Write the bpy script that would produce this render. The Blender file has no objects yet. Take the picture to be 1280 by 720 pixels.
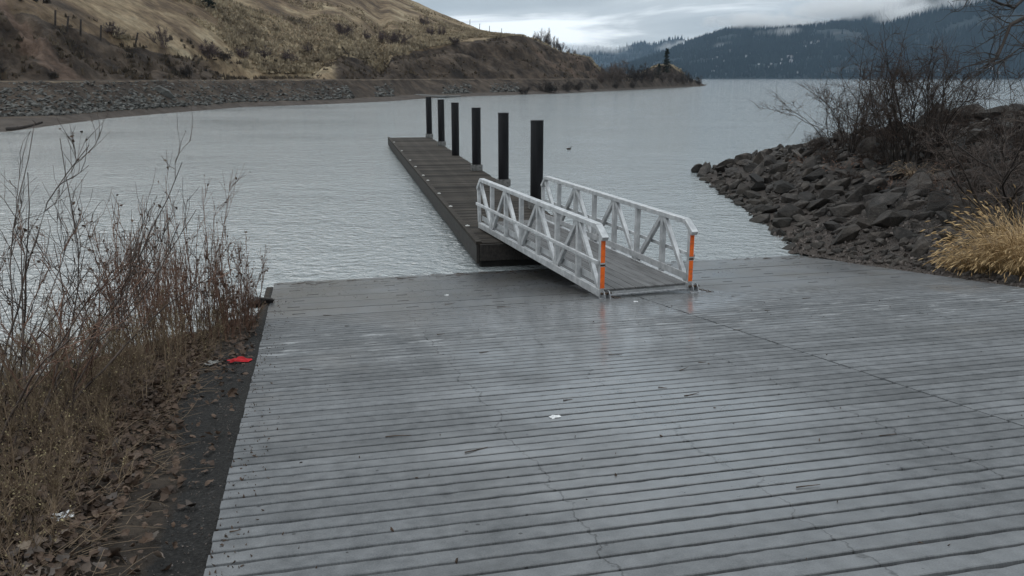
import bpy, bmesh, math, random
import numpy as np
from mathutils import Vector, Matrix

# ------------------------------------------------------------------ camera, light, exposure
CAMH = 3.53                      # camera height above the lake
F = 1080.0                       # focal length in pixels of the 1280 px wide photograph
PITCH = math.atan(263.0 / F)     # horizon at row 97
SIN, COS = math.sin(PITCH), math.cos(PITCH)
scene = bpy.context.scene
col = scene.collection
cam = bpy.data.cameras.new('camera')
cam.sensor_width = 36.0
cam.lens = 36.0 * F / 1280.0
cam.clip_start = 0.05
cam.clip_end = 30000
camo = bpy.data.objects.new('camera', cam)
camo.location = (0, 0, CAMH)
camo.rotation_euler = (math.pi / 2 - PITCH, 0, 0)
col.objects.link(camo)
scene.camera = camo

SUN_EL, SUN_AZ = math.radians(42), math.radians(-35)      # azimuth from +Y towards +X
world = bpy.data.worlds.new('World')
scene.world = world
world.use_nodes = True
wn, wl = world.node_tree.nodes, world.node_tree.links
wn.clear()
def N(nodes, typ, **kw):
    n = nodes.new(typ)
    for k, v in kw.items():
        if k.startswith('i_'):
            n.inputs[k[2:].replace('_', ' ')].default_value = v
        else:
            setattr(n, k, v)
    return n
sky = N(wn, 'ShaderNodeTexSky', sky_type='NISHITA', sun_disc=False)
sky.sun_elevation = SUN_EL
sky.sun_rotation = SUN_AZ
bg1 = N(wn, 'ShaderNodeBackground', i_Strength=0.10)
wl.new(sky.outputs[0], bg1.inputs[0])
# overcast deck: noise on the plane of the cloud base
tc = N(wn, 'ShaderNodeTexCoord')
sep = N(wn, 'ShaderNodeSeparateXYZ')
wl.new(tc.outputs['Generated'], sep.inputs[0])
def M(nodes, links, op, a, b=None, clamp=False):
    n = nodes.new('ShaderNodeMath'); n.operation = op; n.use_clamp = clamp
    for i, v in enumerate((a, b)):
        if v is None: continue
        if isinstance(v, (int, float)): n.inputs[i].default_value = v
        else: links.new(v, n.inputs[i])
    return n.outputs[0]
zz = M(wn, wl, 'ADD', M(wn, wl, 'ABSOLUTE', sep.outputs[2]), 0.10)
cx = M(wn, wl, 'DIVIDE', sep.outputs[0], zz)
cy = M(wn, wl, 'DIVIDE', sep.outputs[1], zz)
comb = N(wn, 'ShaderNodeCombineXYZ')
wl.new(cx, comb.inputs[0]); wl.new(cy, comb.inputs[1])
n1 = N(wn, 'ShaderNodeTexNoise', i_Scale=0.55, i_Detail=5.0, i_Roughness=0.52, i_Distortion=0.35)
mp = N(wn, 'ShaderNodeMapping'); mp.inputs['Location'].default_value = (12.9, 5.3, 0.0)
wl.new(comb.outputs[0], mp.inputs[0]); wl.new(mp.outputs[0], n1.inputs['Vector'])
cr = N(wn, 'ShaderNodeValToRGB')
els = cr.color_ramp.elements
els[0].position = 0.30; els[0].color = (0.36, 0.40, 0.425, 1)
els[1].position = 0.65; els[1].color = (1.15, 1.19, 1.2, 1)
e = els.new(0.46); e.color = (0.45, 0.49, 0.512, 1)
e = els.new(0.56); e.color = (0.56, 0.60, 0.62, 1)
wl.new(n1.outputs[0], cr.inputs[0])
bg2 = N(wn, 'ShaderNodeBackground', i_Strength=1.0)
grad = M(wn, wl, 'ADD', M(wn, wl, 'MULTIPLY', M(wn, wl, 'MAXIMUM', sep.outputs[2], 0.0), 1.15), 1.0)   # overcast sky: zenith brighter than the horizon
wl.new(grad, bg2.inputs[1])
wl.new(cr.outputs[0], bg2.inputs[0])
mx = N(wn, 'ShaderNodeMixShader'); mx.inputs[0].default_value = 0.96
wl.new(bg1.outputs[0], mx.inputs[1]); wl.new(bg2.outputs[0], mx.inputs[2])
wo = N(wn, 'ShaderNodeOutputWorld')
wl.new(mx.outputs[0], wo.inputs[0])

sun = bpy.data.lights.new('sun', 'SUN')
sun.energy = 0.5
sun.angle = math.radians(30)
sun.color = (1.0, 0.96, 0.91)
suno = bpy.data.objects.new('sun', sun)
sd = Vector((math.sin(SUN_AZ) * math.cos(SUN_EL), math.cos(SUN_AZ) * math.cos(SUN_EL), math.sin(SUN_EL)))
suno.rotation_euler = sd.to_track_quat('Z', 'Y').to_euler()
suno.location = (0, 0, 60)
col.objects.link(suno)

vs = scene.view_settings
vs.view_transform = 'Standard'; vs.look = 'None'; vs.exposure = 0.0; vs.gamma = 1.0
vs.use_curve_mapping = False
scene.render.engine = 'CYCLES'
scene.cycles.use_denoising = True
scene.cycles.max_bounces = 8
scene.cycles.diffuse_bounces = 3
scene.cycles.glossy_bounces = 3
scene.cycles.transmission_bounces = 2
scene.cycles.transparent_max_bounces = 6
scene.cycles.volume_bounces = 8
scene.cycles.caustics_reflective = False
scene.cycles.caustics_refractive = False

# ------------------------------------------------------------------ helpers
RNG = np.random.default_rng(7)
random.seed(7)

def ray(px, py):
    a, b = px - 640.0, 360.0 - py
    return np.array([a, b * SIN + F * COS, b * COS - F * SIN])
def at_z(px, py, z):                       # where the sight line meets level z
    d = ray(px, py); t = (z - CAMH) / d[2]
    return np.array([0, 0, CAMH]) + d * t
def project(p):
    p = np.asarray(p, float); q = p - np.array([0, 0, CAMH])
    dep = q[..., 1] * COS - q[..., 2] * SIN
    up = q[..., 1] * SIN + q[..., 2] * COS
    return 640 + F * q[..., 0] / dep, 360 - F * up / dep

RH = math.radians(13.83)                   # ramp runs downhill 13.8 degrees left of the view
CU, SU = math.cos(RH), math.sin(RH)
SLOPE, RZ0 = 0.1152, CAMH - 1.75
def us(u, s, z=0.0): return (u * CU - s * SU, u * SU + s * CU, z)
def to_us(x, y): return x * CU + y * SU, -x * SU + y * CU
def ramp_z(s): return RZ0 - SLOPE * s

def vnoise(x, y, seed=0):
    xi = np.floor(x).astype(np.int64); yi = np.floor(y).astype(np.int64)
    xf, yf = x - xi, y - yi
    def h(a, b):
        n = (a * 374761393 + b * 668265263 + seed * 974634777) & 0xffffffff
        n = ((n ^ (n >> 13)) * 1274126177) & 0xffffffff
        return ((n ^ (n >> 16)) & 0xffff) / 65535.0
    sx = xf * xf * (3 - 2 * xf); sy = yf * yf * (3 - 2 * yf)
    a = h(xi, yi) * (1 - sx) + h(xi + 1, yi) * sx
    b = h(xi, yi + 1) * (1 - sx) + h(xi + 1, yi + 1) * sx
    return a * (1 - sy) + b * sy
def fbm(x, y, oct=4, seed=0):
    r = 0; a = 0.5; t = 0
    for k in range(oct):
        r = r + a * vnoise(x * 2 ** k, y * 2 ** k, seed + k * 17); t += a; a *= 0.5
    return r / t * 2 - 1
def sstep(a, b, x):
    t = np.clip((x - a) / (b - a), 0, 1); return t * t * (3 - 2 * t)

def mesh_np(name, verts, tris=None, quads=None, smooth=False):
    me = bpy.data.meshes.new(name)
    verts = np.asarray(verts, np.float32).reshape(-1, 3)
    fl = []; sizes = []
    if quads is not None and len(quads):
        q = np.asarray(quads, np.int32); fl.append(q.ravel()); sizes += [np.full(len(q), 4, np.int32)]
    if tris is not None and len(tris):
        t = np.asarray(tris, np.int32); fl.append(t.ravel()); sizes += [np.full(len(t), 3, np.int32)]
    fl = np.concatenate(fl); sizes = np.concatenate(sizes)
    me.vertices.add(len(verts)); me.vertices.foreach_set('co', verts.ravel())
    me.loops.add(len(fl)); me.loops.foreach_set('vertex_index', fl)
    me.polygons.add(len(sizes))
    st = np.concatenate(([0], np.cumsum(sizes)[:-1])).astype(np.int32)
    me.polygons.foreach_set('loop_start', st)
    me.polygons.foreach_set('use_smooth', np.full(len(sizes), bool(smooth)))
    me.update(calc_edges=True); me.validate()
    return me
def add_attr(me, name, cols):               # per-vertex colour
    a = me.color_attributes.new(name, 'FLOAT_COLOR', 'POINT')
    c = np.ones((len(me.vertices), 4), np.float32); cols = np.asarray(cols, np.float32)
    c[:, :cols.shape[1]] = cols
    a.data.foreach_set('color', c.ravel())
def grid_quads(nr, nc):
    i = np.arange(nr - 1)[:, None] * nc + np.arange(nc - 1)[None, :]
    return np.stack([i, i + 1, i + nc + 1, i + nc], -1).reshape(-1, 4)

def obj(name, me, m=None, parent=None, loc=None, rot=None, scale=None):
    o = bpy.data.objects.new(name, me)
    if m is not None and me is not None and len(me.materials) == 0: me.materials.append(m)
    col.objects.link(o)
    if parent is not None: o.parent = parent
    if loc is not None: o.location = loc
    if rot is not None: o.rotation_euler = rot
    if scale is not None: o.scale = scale if hasattr(scale, '__len__') else (scale,) * 3
    return o
def tag(o, label=None, cat=None, group=None, kind=None):
    if label: o['label'] = label
    if cat: o['category'] = cat
    if group: o['group'] = group
    if kind: o['kind'] = kind
    return o
def empty(name, loc, rot=(0, 0, 0), label=None, cat=None, group=None, scale=None):
    o = obj(name, None, None, None, loc, rot, scale)
    o.empty_display_size = 0.1
    return tag(o, label, cat, group)
def copy_tree(o, parent=None):
    c = o.copy(); col.objects.link(c)
    if parent is not None: c.parent = parent
    for ch in list(o.children): copy_tree(ch, c)
    return c

class MB:                                    # collects boxes and bars into one mesh
    def __init__(s): s.v = []; s.f = []
    def hexa(s, pts):
        b = len(s.v); s.v += [tuple(p) for p in pts]
        s.f += [(b, b+3, b+2, b+1), (b+4, b+5, b+6, b+7), (b, b+1, b+5, b+4), (b+1, b+2, b+6, b+5), (b+2, b+3, b+7, b+6), (b+3, b, b+4, b+7)]
    def box(s, x0, x1, y0, y1, z0, z1):
        s.hexa([(x0,y0,z0),(x1,y0,z0),(x1,y1,z0),(x0,y1,z0),(x0,y0,z1),(x1,y0,z1),(x1,y1,z1),(x0,y1,z1)])
    def bar(s, p0, p1, w, h, up=(0, 0, 1)):  # w sideways, h along "up"
        p0, p1 = Vector(p0), Vector(p1); d = (p1 - p0).normalized()
        sd = d.cross(Vector(up)).normalized(); u = sd.cross(d)
        a, b = sd * w / 2, u * h / 2
        s.hexa([p0-a-b, p0+a-b, p0+a+b, p0-a+b, p1-a-b, p1+a-b, p1+a+b, p1-a+b])
    def mesh(s, name, bevel=0.0):
        me = bpy.data.meshes.new(name); me.from_pydata(s.v, [], s.f)
        if bevel:
            bm = bmesh.new(); bm.from_mesh(me)
            bmesh.ops.recalc_face_normals(bm, faces=bm.faces)
            bmesh.ops.bevel(bm, geom=bm.edges[:], offset=bevel, segments=1, affect='EDGES')
            bm.to_mesh(me); bm.free()
        me.update(); return me
def lathe(name, prof, n=16, smooth=True):
    v = []; q = []
    for r, z in prof:
        for k in range(n):
            a = 2 * math.pi * k / n; v.append((r * math.cos(a), r * math.sin(a), z))
    for i in range(len(prof) - 1):
        for k in range(n):
            q.append((i*n+k, i*n+(k+1) % n, (i+1)*n+(k+1) % n, (i+1)*n+k))
    return mesh_np(name, v, None, q, smooth)

# ---- tubes and ribbons for twigs and grass (N branches of K points each)
def tubes(pts, rad, sides=3):
    n, k, _ = pts.shape
    tan = np.gradient(pts, axis=1); tan /= np.linalg.norm(tan, axis=2, keepdims=True) + 1e-9
    ref = np.where(np.abs(tan[..., 2:3]) > 0.9, np.array([1., 0, 0]), np.array([0, 0, 1.]))
    a = np.cross(tan, ref); a /= np.linalg.norm(a, axis=2, keepdims=True) + 1e-9
    b = np.cross(tan, a)
    ang = np.arange(sides) * 2 * np.pi / sides
    v = pts[:, :, None, :] + rad[:, :, None, None] * (np.cos(ang)[None, None, :, None] * a[:, :, None, :] + np.sin(ang)[None, None, :, None] * b[:, :, None, :])
    base = (np.arange(n)[:, None, None] * k + np.arange(k - 1)[None, :, None]) * sides
    s0 = np.arange(sides)[None, None, :]; s1 = (s0 + 1) % sides
    q = np.stack([base + s0, base + s1, base + sides + s1, base + sides + s0], -1).reshape(-1, 4)
    return v.reshape(-1, 3), q
def ribbons(pts, wid, side):
    n, k, _ = pts.shape
    v = np.stack([pts - side * wid[..., None] / 2, pts + side * wid[..., None] / 2], 2)
    base = (np.arange(n)[:, None] * k + np.arange(k - 1)[None, :]) * 2
    q = np.stack([base, base + 1, base + 3, base + 2], -1).reshape(-1, 4)
    return v.reshape(-1, 3), q
def merge(parts):
    vs_, qs_, o = [], [], 0
    for v, q in parts:
        vs_.append(v); qs_.append(q + o); o += len(v)
    return np.concatenate(vs_), np.concatenate(qs_)
def norm(a): return a / (np.linalg.norm(a, axis=-1, keepdims=True) + 1e-9)
def shoot(rng, st, d, ln, k, wob, up=0.0):   # wandering growth
    n = len(st); pts = np.zeros((n, k, 3)); pts[:, 0] = st; d = norm(d.copy()); step = (ln / (k - 1))[:, None]
    for i in range(1, k):
        d = norm(d + rng.normal(0, wob, (n, 3)) + np.array([0, 0, up]))
        pts[:, i] = pts[:, i - 1] + d * step
    return pts
def offshoots(rng, pts, per, t0, t1, spread, upb=0.3):
    n, k, _ = pts.shape; par = np.repeat(np.arange(n), per)
    t = rng.uniform(t0, t1, len(par)) * (k - 1); i = np.minimum(t.astype(int), k - 2); f = (t - i)[:, None]
    st = pts[par, i] * (1 - f) + pts[par, i + 1] * f
    d = norm(pts[par, i + 1] - pts[par, i]) + rng.normal(0, spread, (len(par), 3)) + np.array([0, 0, upb])
    return st, norm(d), par, t / (k - 1)
def taper(n, k, r0, r1):
    t = np.linspace(0, 1, k)[None, :]
    r0 = np.broadcast_to(np.asarray(r0, float).reshape(-1, 1), (n, 1)); return r0 * (1 - t) + r1 * t

def shrub_meshes(seed, stems=10, h=1.8, base_r=0.25, lean=0.35, wob=0.10, r=0.012, per1=7, per2=6, l1=0.45, l2=0.35, spread=0.6, up=0.05, buds=0, bud=0.02, tw=0.0022, t0=0.2, bias=(0, 0, 0)):
    rng = np.random.default_rng(seed)
    ang = rng.uniform(0, 2 * np.pi, stems); rr = base_r * np.sqrt(rng.uniform(0, 1, stems))
    st = np.stack([rr * np.cos(ang), rr * np.sin(ang), np.full(stems, -0.06)], 1)
    d = np.stack([np.cos(ang) * lean * rng.uniform(0.3, 1.3, stems), np.sin(ang) * lean * rng.uniform(0.3, 1.3, stems), np.ones(stems)], 1) + np.array(bias)
    ln = h * rng.uniform(0.6, 1.08, stems)
    P0 = shoot(rng, st, d, ln, 9, wob, up); stem = tubes(P0, taper(stems, 9, r * rng.uniform(0.6, 1.1, stems), tw * 1.2), 5)
    s1, d1, p1, t1 = offshoots(rng, P0, per1, t0, 0.95, spread)
    L1 = h * l1 * rng.uniform(0.35, 1.0, len(s1)) * (1.15 - t1 * 0.8)
    P1 = shoot(rng, s1, d1, L1, 6, wob * 1.3, up); parts = [tubes(P1, taper(len(s1), 6, r * 0.42 * (1.2 - t1 * 0.6), tw), 3)]
    P2 = None
    if per2:
        s2, d2, p2, t2 = offshoots(rng, P1, per2, 0.15, 1.0, spread * 1.1)
        L2 = h * l1 * l2 * rng.uniform(0.3, 1.0, len(s2))
        P2 = shoot(rng, s2, d2, L2, 4, wob * 1.5, up); parts.append(tubes(P2, taper(len(s2), 4, tw * 1.3, tw * 0.6), 3))
    bud_m = None
    if buds:
        src = P2 if P2 is not None else P1
        n, k, _ = src.shape; i = rng.integers(0, n, buds); j = rng.integers(1, k, buds)
        c = src[i, j]
        bud_m = leaf_bits(rng, c, bud)
    return stem, merge(parts), bud_m
def leaf_bits(rng, c, size):                 # little crumpled leaves: two triangles folded, as one quad
    n = len(c); a = norm(rng.normal(0, 1, (n, 3))); b = norm(np.cross(a, rng.normal(0, 1, (n, 3)))); nn = np.cross(a, b)
    s = (size * rng.uniform(0.5, 1.3, n))[:, None]
    v = np.stack([c - a * s * .5, c + b * s * .35 + nn * s * .15, c + a * s * .6, c - b * s * .35 + nn * s * .15], 1).reshape(-1, 3)
    q = np.arange(4 * n).reshape(-1, 4)
    return v, q
def vq(name, t, smooth=True): return mesh_np(name, t[0], None, t[1], smooth)

# ------------------------------------------------------------------ materials
def new_mat(name):
    m = bpy.data.materials.new(name); m.use_nodes = True
    nt = m.node_tree; nt.nodes.clear()
    out = nt.nodes.new('ShaderNodeOutputMaterial')
    p = nt.nodes.new('ShaderNodeBsdfPrincipled'); nt.links.new(p.outputs[0], out.inputs[0])
    return m, nt.nodes, nt.links, p
def noise(nd, lk, vec, scale, detail=3.0, rough=0.55, dist=0.0):
    n = N(nd, 'ShaderNodeTexNoise', i_Scale=scale, i_Detail=detail, i_Roughness=rough, i_Distortion=dist)
    if vec is not None: lk.new(vec, n.inputs['Vector'])
    return n.outputs[0]
def ramp(nd, lk, fac, stops):
    r = nd.new('ShaderNodeValToRGB'); el = r.color_ramp.elements
    while len(el) > 1: el.remove(el[-1])
    el[0].position = stops[0][0]; c = stops[0][1]; el[0].color = (*c, 1) if hasattr(c, '__len__') else (c, c, c, 1)
    for p_, c in stops[1:]:
        e_ = el.new(p_); e_.color = (*c, 1) if hasattr(c, '__len__') else (c, c, c, 1)
    lk.new(fac, r.inputs[0]); return r.outputs[0]
def mix(nd, lk, fac, a, b, mode='MIX'):
    n = nd.new('ShaderNodeMix'); n.data_type = 'RGBA'; n.blend_type = mode
    for sock, v in ((n.inputs[0], fac), (n.inputs[6], a), (n.inputs[7], b)):
        if isinstance(v, (int, float)): sock.default_value = v
        elif hasattr(v, '__len__'): sock.default_value = (*v, 1)
        else: lk.new(v, sock)
    return n.outputs[2]
def pos_of(nd): return nd.new('ShaderNodeNewGeometry').outputs['Position']
def objc(nd): return nd.new('ShaderNodeTexCoord').outputs['Object']
def bump(nd, lk, p, h, strength=0.4, dist=0.02):
    b = N(nd, 'ShaderNodeBump', i_Strength=strength, i_Distance=dist); lk.new(h, b.inputs['Height']); lk.new(b.outputs[0], p.inputs['Normal']); return b
def simple(name, c1, c2, scale=6.0, rough=0.8, metal=0.0, bscale=None, bstr=0.3, bdist=0.01, coord='object', spec=0.3, detail=4.0, rnd=0.0, lo=0.32, hi=0.68, stretch=None):
    m, nd, lk, p = new_mat(name)
    v = objc(nd) if coord == 'object' else pos_of(nd)
    if stretch:
        mpn = nd.new('ShaderNodeMapping'); mpn.inputs['Scale'].default_value = stretch; lk.new(v, mpn.inputs[0]); v = mpn.outputs[0]
    n = noise(nd, lk, v, scale, detail)
    c = ramp(nd, lk, n, [(lo, c1), (hi, c2)])
    if rnd:
        oi = nd.new('ShaderNodeObjectInfo')
        k = M(nd, lk, 'ADD', M(nd, lk, 'MULTIPLY', oi.outputs['Random'], rnd * 2), 1 - rnd)
        cc = nd.new('ShaderNodeCombineColor')
        for i in range(3): lk.new(k, cc.inputs[i])
        c = mix(nd, lk, 1.0, c, cc.outputs[0], 'MULTIPLY')
    lk.new(c, p.inputs['Base Color'])
    p.inputs['Roughness'].default_value = rough; p.inputs['Metallic'].default_value = metal
    p.inputs['Specular IOR Level'].default_value = spec
    if bscale: bump(nd, lk, p, noise(nd, lk, v, bscale, 5.0), bstr, bdist)
    return m

def concrete_mat(name, smooth_zone):
    m, nd, lk, p = new_mat(name)
    P_ = pos_of(nd); sp = nd.new('ShaderNodeSeparateXYZ'); lk.new(P_, sp.inputs[0])
    u = M(nd, lk, 'ADD', M(nd, lk, 'MULTIPLY', sp.outputs[0], CU), M(nd, lk, 'MULTIPLY', sp.outputs[1], SU))
    s = M(nd, lk, 'SUBTRACT', M(nd, lk, 'MULTIPLY', sp.outputs[1], CU), M(nd, lk, 'MULTIPLY', sp.outputs[0], SU))
    uv = nd.new('ShaderNodeCombineXYZ'); lk.new(u, uv.inputs[0]); lk.new(s, uv.inputs[1])
    big = noise(nd, lk, uv.outputs[0], 0.42, 4.0, 0.6, 0.4)
    fine = noise(nd, lk, uv.outputs[0], 9.0, 6.0, 0.65)
    grit = noise(nd, lk, uv.outputs[0], 120.0, 3.0, 0.6)
    base = ramp(nd, lk, fine, [(0.28, (0.070, 0.075, 0.080)), (0.5, (0.135, 0.142, 0.150)), (0.75, (0.205, 0.213, 0.222))])
    base = mix(nd, lk, 0.35, base, ramp(nd, lk, grit, [(0.3, (0.05, 0.053, 0.056)), (0.7, (0.215, 0.223, 0.232))]))
    base = mix(nd, lk, 1.0, base, ramp(nd, lk, big, [(0.3, 0.86), (0.7, 1.14)]), 'MULTIPLY')
    oi = nd.new('ShaderNodeObjectInfo')                     # each strip cast a little differently
    k = M(nd, lk, 'ADD', M(nd, lk, 'MULTIPLY', oi.outputs['Random'], 0.34), 0.83)
    kc = nd.new('ShaderNodeCombineColor')
    for i in range(3): lk.new(k, kc.inputs[i])
    base = mix(nd, lk, 1.0, base, kc.outputs[0], 'MULTIPLY')
    # pale scuffs stretched across the lane, lightened to paint in bright wet sheen
    ms = nd.new('ShaderNodeMapping'); ms.inputs['Scale'].default_value = (1.2, 5.0, 1); lk.new(uv.outputs[0], ms.inputs[0])
    sc = noise(nd, lk, ms.outputs[0], 1.6, 5.0, 0.7)
    scm = ramp(nd, lk, sc, [(0.54, 0.0), (0.66, 0.8)])
    near = M(nd, lk, 'SUBTRACT', 1.0, M(nd, lk, 'DIVIDE', M(nd, lk, 'ABSOLUTE', M(nd, lk, 'SUBTRACT', s, 9.2)), 2.0), True)
    base = mix(nd, lk, M(nd, lk, 'MULTIPLY', scm, near), base, (0.40, 0.41, 0.42))
    # hairline cracks running down the lane
    wob = M(nd, lk, 'MULTIPLY', M(nd, lk, 'SUBTRACT', noise(nd, lk, uv.outputs[0], 1.6, 5.0, 0.6), 0.5), 0.6)
    crack = None
    for uc, wd in ((1.30, 0.010), (2.40, 0.010), (3.75, 0.006), (7.2, 0.008)):
        dd = M(nd, lk, 'ABSOLUTE', M(nd, lk, 'SUBTRACT', M(nd, lk, 'ADD', u, wob), uc))
        c_ = M(nd, lk, 'SUBTRACT', 1.0, M(nd, lk, 'DIVIDE', dd, wd), True)
        crack = c_ if crack is None else M(nd, lk, 'MAXIMUM', crack, c_)
    brk = ramp(nd, lk, noise(nd, lk, uv.outputs[0], 2.2, 3.0), [(0.36, 0.0), (0.44, 0.9)])
    crack = M(nd, lk, 'MULTIPLY', crack, brk)
    # tyre tracks and darker drag marks down each lane
    mt = nd.new('ShaderNodeMapping'); mt.inputs['Scale'].default_value = (2.6, 0.16, 1); lk.new(uv.outputs[0], mt.inputs[0])
    tyre = ramp(nd, lk, noise(nd, lk, mt.outputs[0], 1.0, 5.0, 0.6, 0.3), [(0.38, 0.70), (0.55, 1.0), (0.7, 1.10)])
    base = mix(nd, lk, 0.35, base, tyre, 'MULTIPLY')
    stain = ramp(nd, lk, noise(nd, lk, uv.outputs[0], 1.7, 6.0, 0.7, 0.8), [(0.36, 0.55), (0.48, 1.0)])
    base = mix(nd, lk, 0.18, base, stain, 'MULTIPLY')
    base = mix(nd, lk, crack, base, (0.02, 0.02, 0.021))
    # pitting
    vo = N(nd, 'ShaderNodeTexVoronoi', i_Scale=7.0); lk.new(uv.outputs[0], vo.inputs['Vector'])
    pit = M(nd, lk, 'MULTIPLY', M(nd, lk, 'LESS_THAN', vo.outputs['Distance'], 0.075), M(nd, lk, 'GREATER_THAN', noise(nd, lk, uv.outputs[0], 4.0, 2.0), 0.47))
    base = mix(nd, lk, M(nd, lk, 'MULTIPLY', pit, 0.8), base, (0.025, 0.025, 0.027))
    # silt on the lower planks
    silt = M(nd, lk, 'MULTIPLY', ramp(nd, lk, noise(nd, lk, uv.outputs[0], 0.9, 4.0), [(0.42, 0.0), (0.66, 0.8)]),
             M(nd, lk, 'DIVIDE', M(nd, lk, 'SUBTRACT', s, 10.3), 1.5, True))
    base = mix(nd, lk, silt, base, (0.115, 0.110, 0.100))
    # wetness: dark and glossy, soaked towards the water and in a puddle at the gangway's foot
    wet = noise(nd, lk, uv.outputs[0], 0.55, 5.0, 0.62, 0.6)
    lowr = M(nd, lk, 'MULTIPLY', M(nd, lk, 'DIVIDE', M(nd, lk, 'SUBTRACT', s, 9.0), 6.0, True), 0.34)
    du = M(nd, lk, 'DIVIDE', M(nd, lk, 'SUBTRACT', u, 4.3), 2.0); ds = M(nd, lk, 'DIVIDE', M(nd, lk, 'SUBTRACT', s, 10.6), 1.15)
    pud = M(nd, lk, 'SUBTRACT', 1.0, M(nd, lk, 'ADD', M(nd, lk, 'MULTIPLY', du, du), M(nd, lk, 'MULTIPLY', ds, ds)), True)
    du2 = M(nd, lk, 'DIVIDE', M(nd, lk, 'SUBTRACT', u, M(nd, lk, 'ADD', 1.55, M(nd, lk, 'MULTIPLY', s, 0.11))), 1.7)   # runnel draining from the gangway's side of the lane
    run = M(nd, lk, 'MULTIPLY', M(nd, lk, 'SUBTRACT', 1.0, M(nd, lk, 'MULTIPLY', du2, du2), True), 0.24)
    wv = M(nd, lk, 'ADD', M(nd, lk, 'ADD', M(nd, lk, 'ADD', M(nd, lk, 'SUBTRACT', wet, 0.05), run), lowr), M(nd, lk, 'MULTIPLY', pud, 0.5))
    wm = ramp(nd, lk, wv, [(0.46, 0.0), (0.74, 1.0)])
    base = mix(nd, lk, 1.0, base, ramp(nd, lk, wm, [(0.0, 1.0), (1.0, 0.80)]), 'MULTIPLY')
    lk.new(base, p.inputs['Base Color'])
    rg = ramp(nd, lk, wm, [(0.0, 0.70), (0.6, 0.45), (1.0, 0.30)])
    rr = M(nd, lk, 'ADD', rg, M(nd, lk, 'MULTIPLY', M(nd, lk, 'SUBTRACT', fine, 0.5), 0.25))
    lk.new(rr, p.inputs['Roughness'])
    lk.new(ramp(nd, lk, wm, [(0.0, 0.18), (1.0, 0.62)]), p.inputs['Specular IOR Level'])
    lk.new(M(nd, lk, 'MULTIPLY', wm, 0.9), p.inputs['Coat Weight']); p.inputs['Coat Roughness'].default_value = 0.16; p.inputs['Coat IOR'].default_value = 1.45
    hb = M(nd, lk, 'ADD', M(nd, lk, 'MULTIPLY', grit, 0.5), M(nd, lk, 'SUBTRACT', M(nd, lk, 'MULTIPLY', fine, 1.0), M(nd, lk, 'ADD', crack, pit)))
    b = bump(nd, lk, p, hb, 0.35, 0.004)
    return m
MAT = {}
MAT['concrete'] = concrete_mat('wet_concrete', False)
MAT['groove'] = simple('groove_bed', (0.005, 0.005, 0.005), (0.016, 0.015, 0.014), 5.0, 0.85, coord='world')  # near-black bed showing between the strips and planks
MAT['alu_plank'] = simple('deck_aluminium', (0.085, 0.085, 0.085), (0.16, 0.16, 0.163), 4.0, 0.55, 0.2, bscale=90, bstr=0.25, bdist=0.003, stretch=(6, 0.6, 1), rnd=0.12)
def worn(name, c1, c2, dirt, rough, metal, sc, amount, streak=(1, 1, 1)):       # paint or metal with grime and scratches
    m, nd, lk, p = new_mat(name); v = objc(nd)
    c = ramp(nd, lk, noise(nd, lk, v, sc, 4.0), [(0.35, c1), (0.65, c2)])
    mpn = nd.new('ShaderNodeMapping'); mpn.inputs['Scale'].default_value = streak; lk.new(v, mpn.inputs[0])
    g1 = ramp(nd, lk, noise(nd, lk, mpn.outputs[0], 6.0, 8.0, 0.7, 0.5), [(0.50, 0.0), (0.66, amount)])
    g2 = ramp(nd, lk, noise(nd, lk, v, 70.0, 4.0, 0.7), [(0.60, 0.0), (0.68, amount)])
    f = M(nd, lk, 'MAXIMUM', g1, g2)
    lk.new(mix(nd, lk, f, c, dirt), p.inputs['Base Color'])
    p.inputs['Metallic'].default_value = metal
    lk.new(ramp(nd, lk, f, [(0.0, rough), (1.0, min(rough + .3, 1))]), p.inputs['Roughness'])
    bump(nd, lk, p, noise(nd, lk, v, 45.0, 4.0), 0.12, 0.003)
    return m
MAT['orange'] = worn('orange_tape', (0.66, 0.105, 0.010), (0.86, 0.165, 0.018), (0.20, 0.085, 0.045), 0.38, 0.0, 9.0, 0.55, (1, 1, 3))
MAT['alu'] = worn('weathered_aluminium', (0.40, 0.413, 0.426), (0.60, 0.612, 0.625), (0.30, 0.30, 0.295), 0.36, 0.4, 7.0, 0.35, (2, 2, 2))
MAT['steel'] = simple('galvanised_steel', (0.22, 0.23, 0.24), (0.42, 0.43, 0.45), 25.0, 0.45, 0.6)
MAT['rust'] = simple('rusty_steel', (0.035, 0.028, 0.024), (0.10, 0.065, 0.045), 20.0, 0.8, 0.2)
MAT['wood'] = simple('weathered_decking', (0.018, 0.0155, 0.0135), (0.066, 0.058, 0.050), 3.0, 0.75, bscale=24, bstr=0.5, bdist=0.006, rnd=0.62, stretch=(1.0, 9.0, 1), spec=0.10)
MAT['wood_dark'] = simple('wet_timber', (0.009, 0.008, 0.0075), (0.032, 0.028, 0.025), 3.0, 0.6, bscale=20, bstr=0.4, bdist=0.005, stretch=(9, 1, 5))
MAT['float'] = simple('black_float', (0.006, 0.006, 0.006), (0.014, 0.014, 0.013), 4.0, 0.7)
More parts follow.
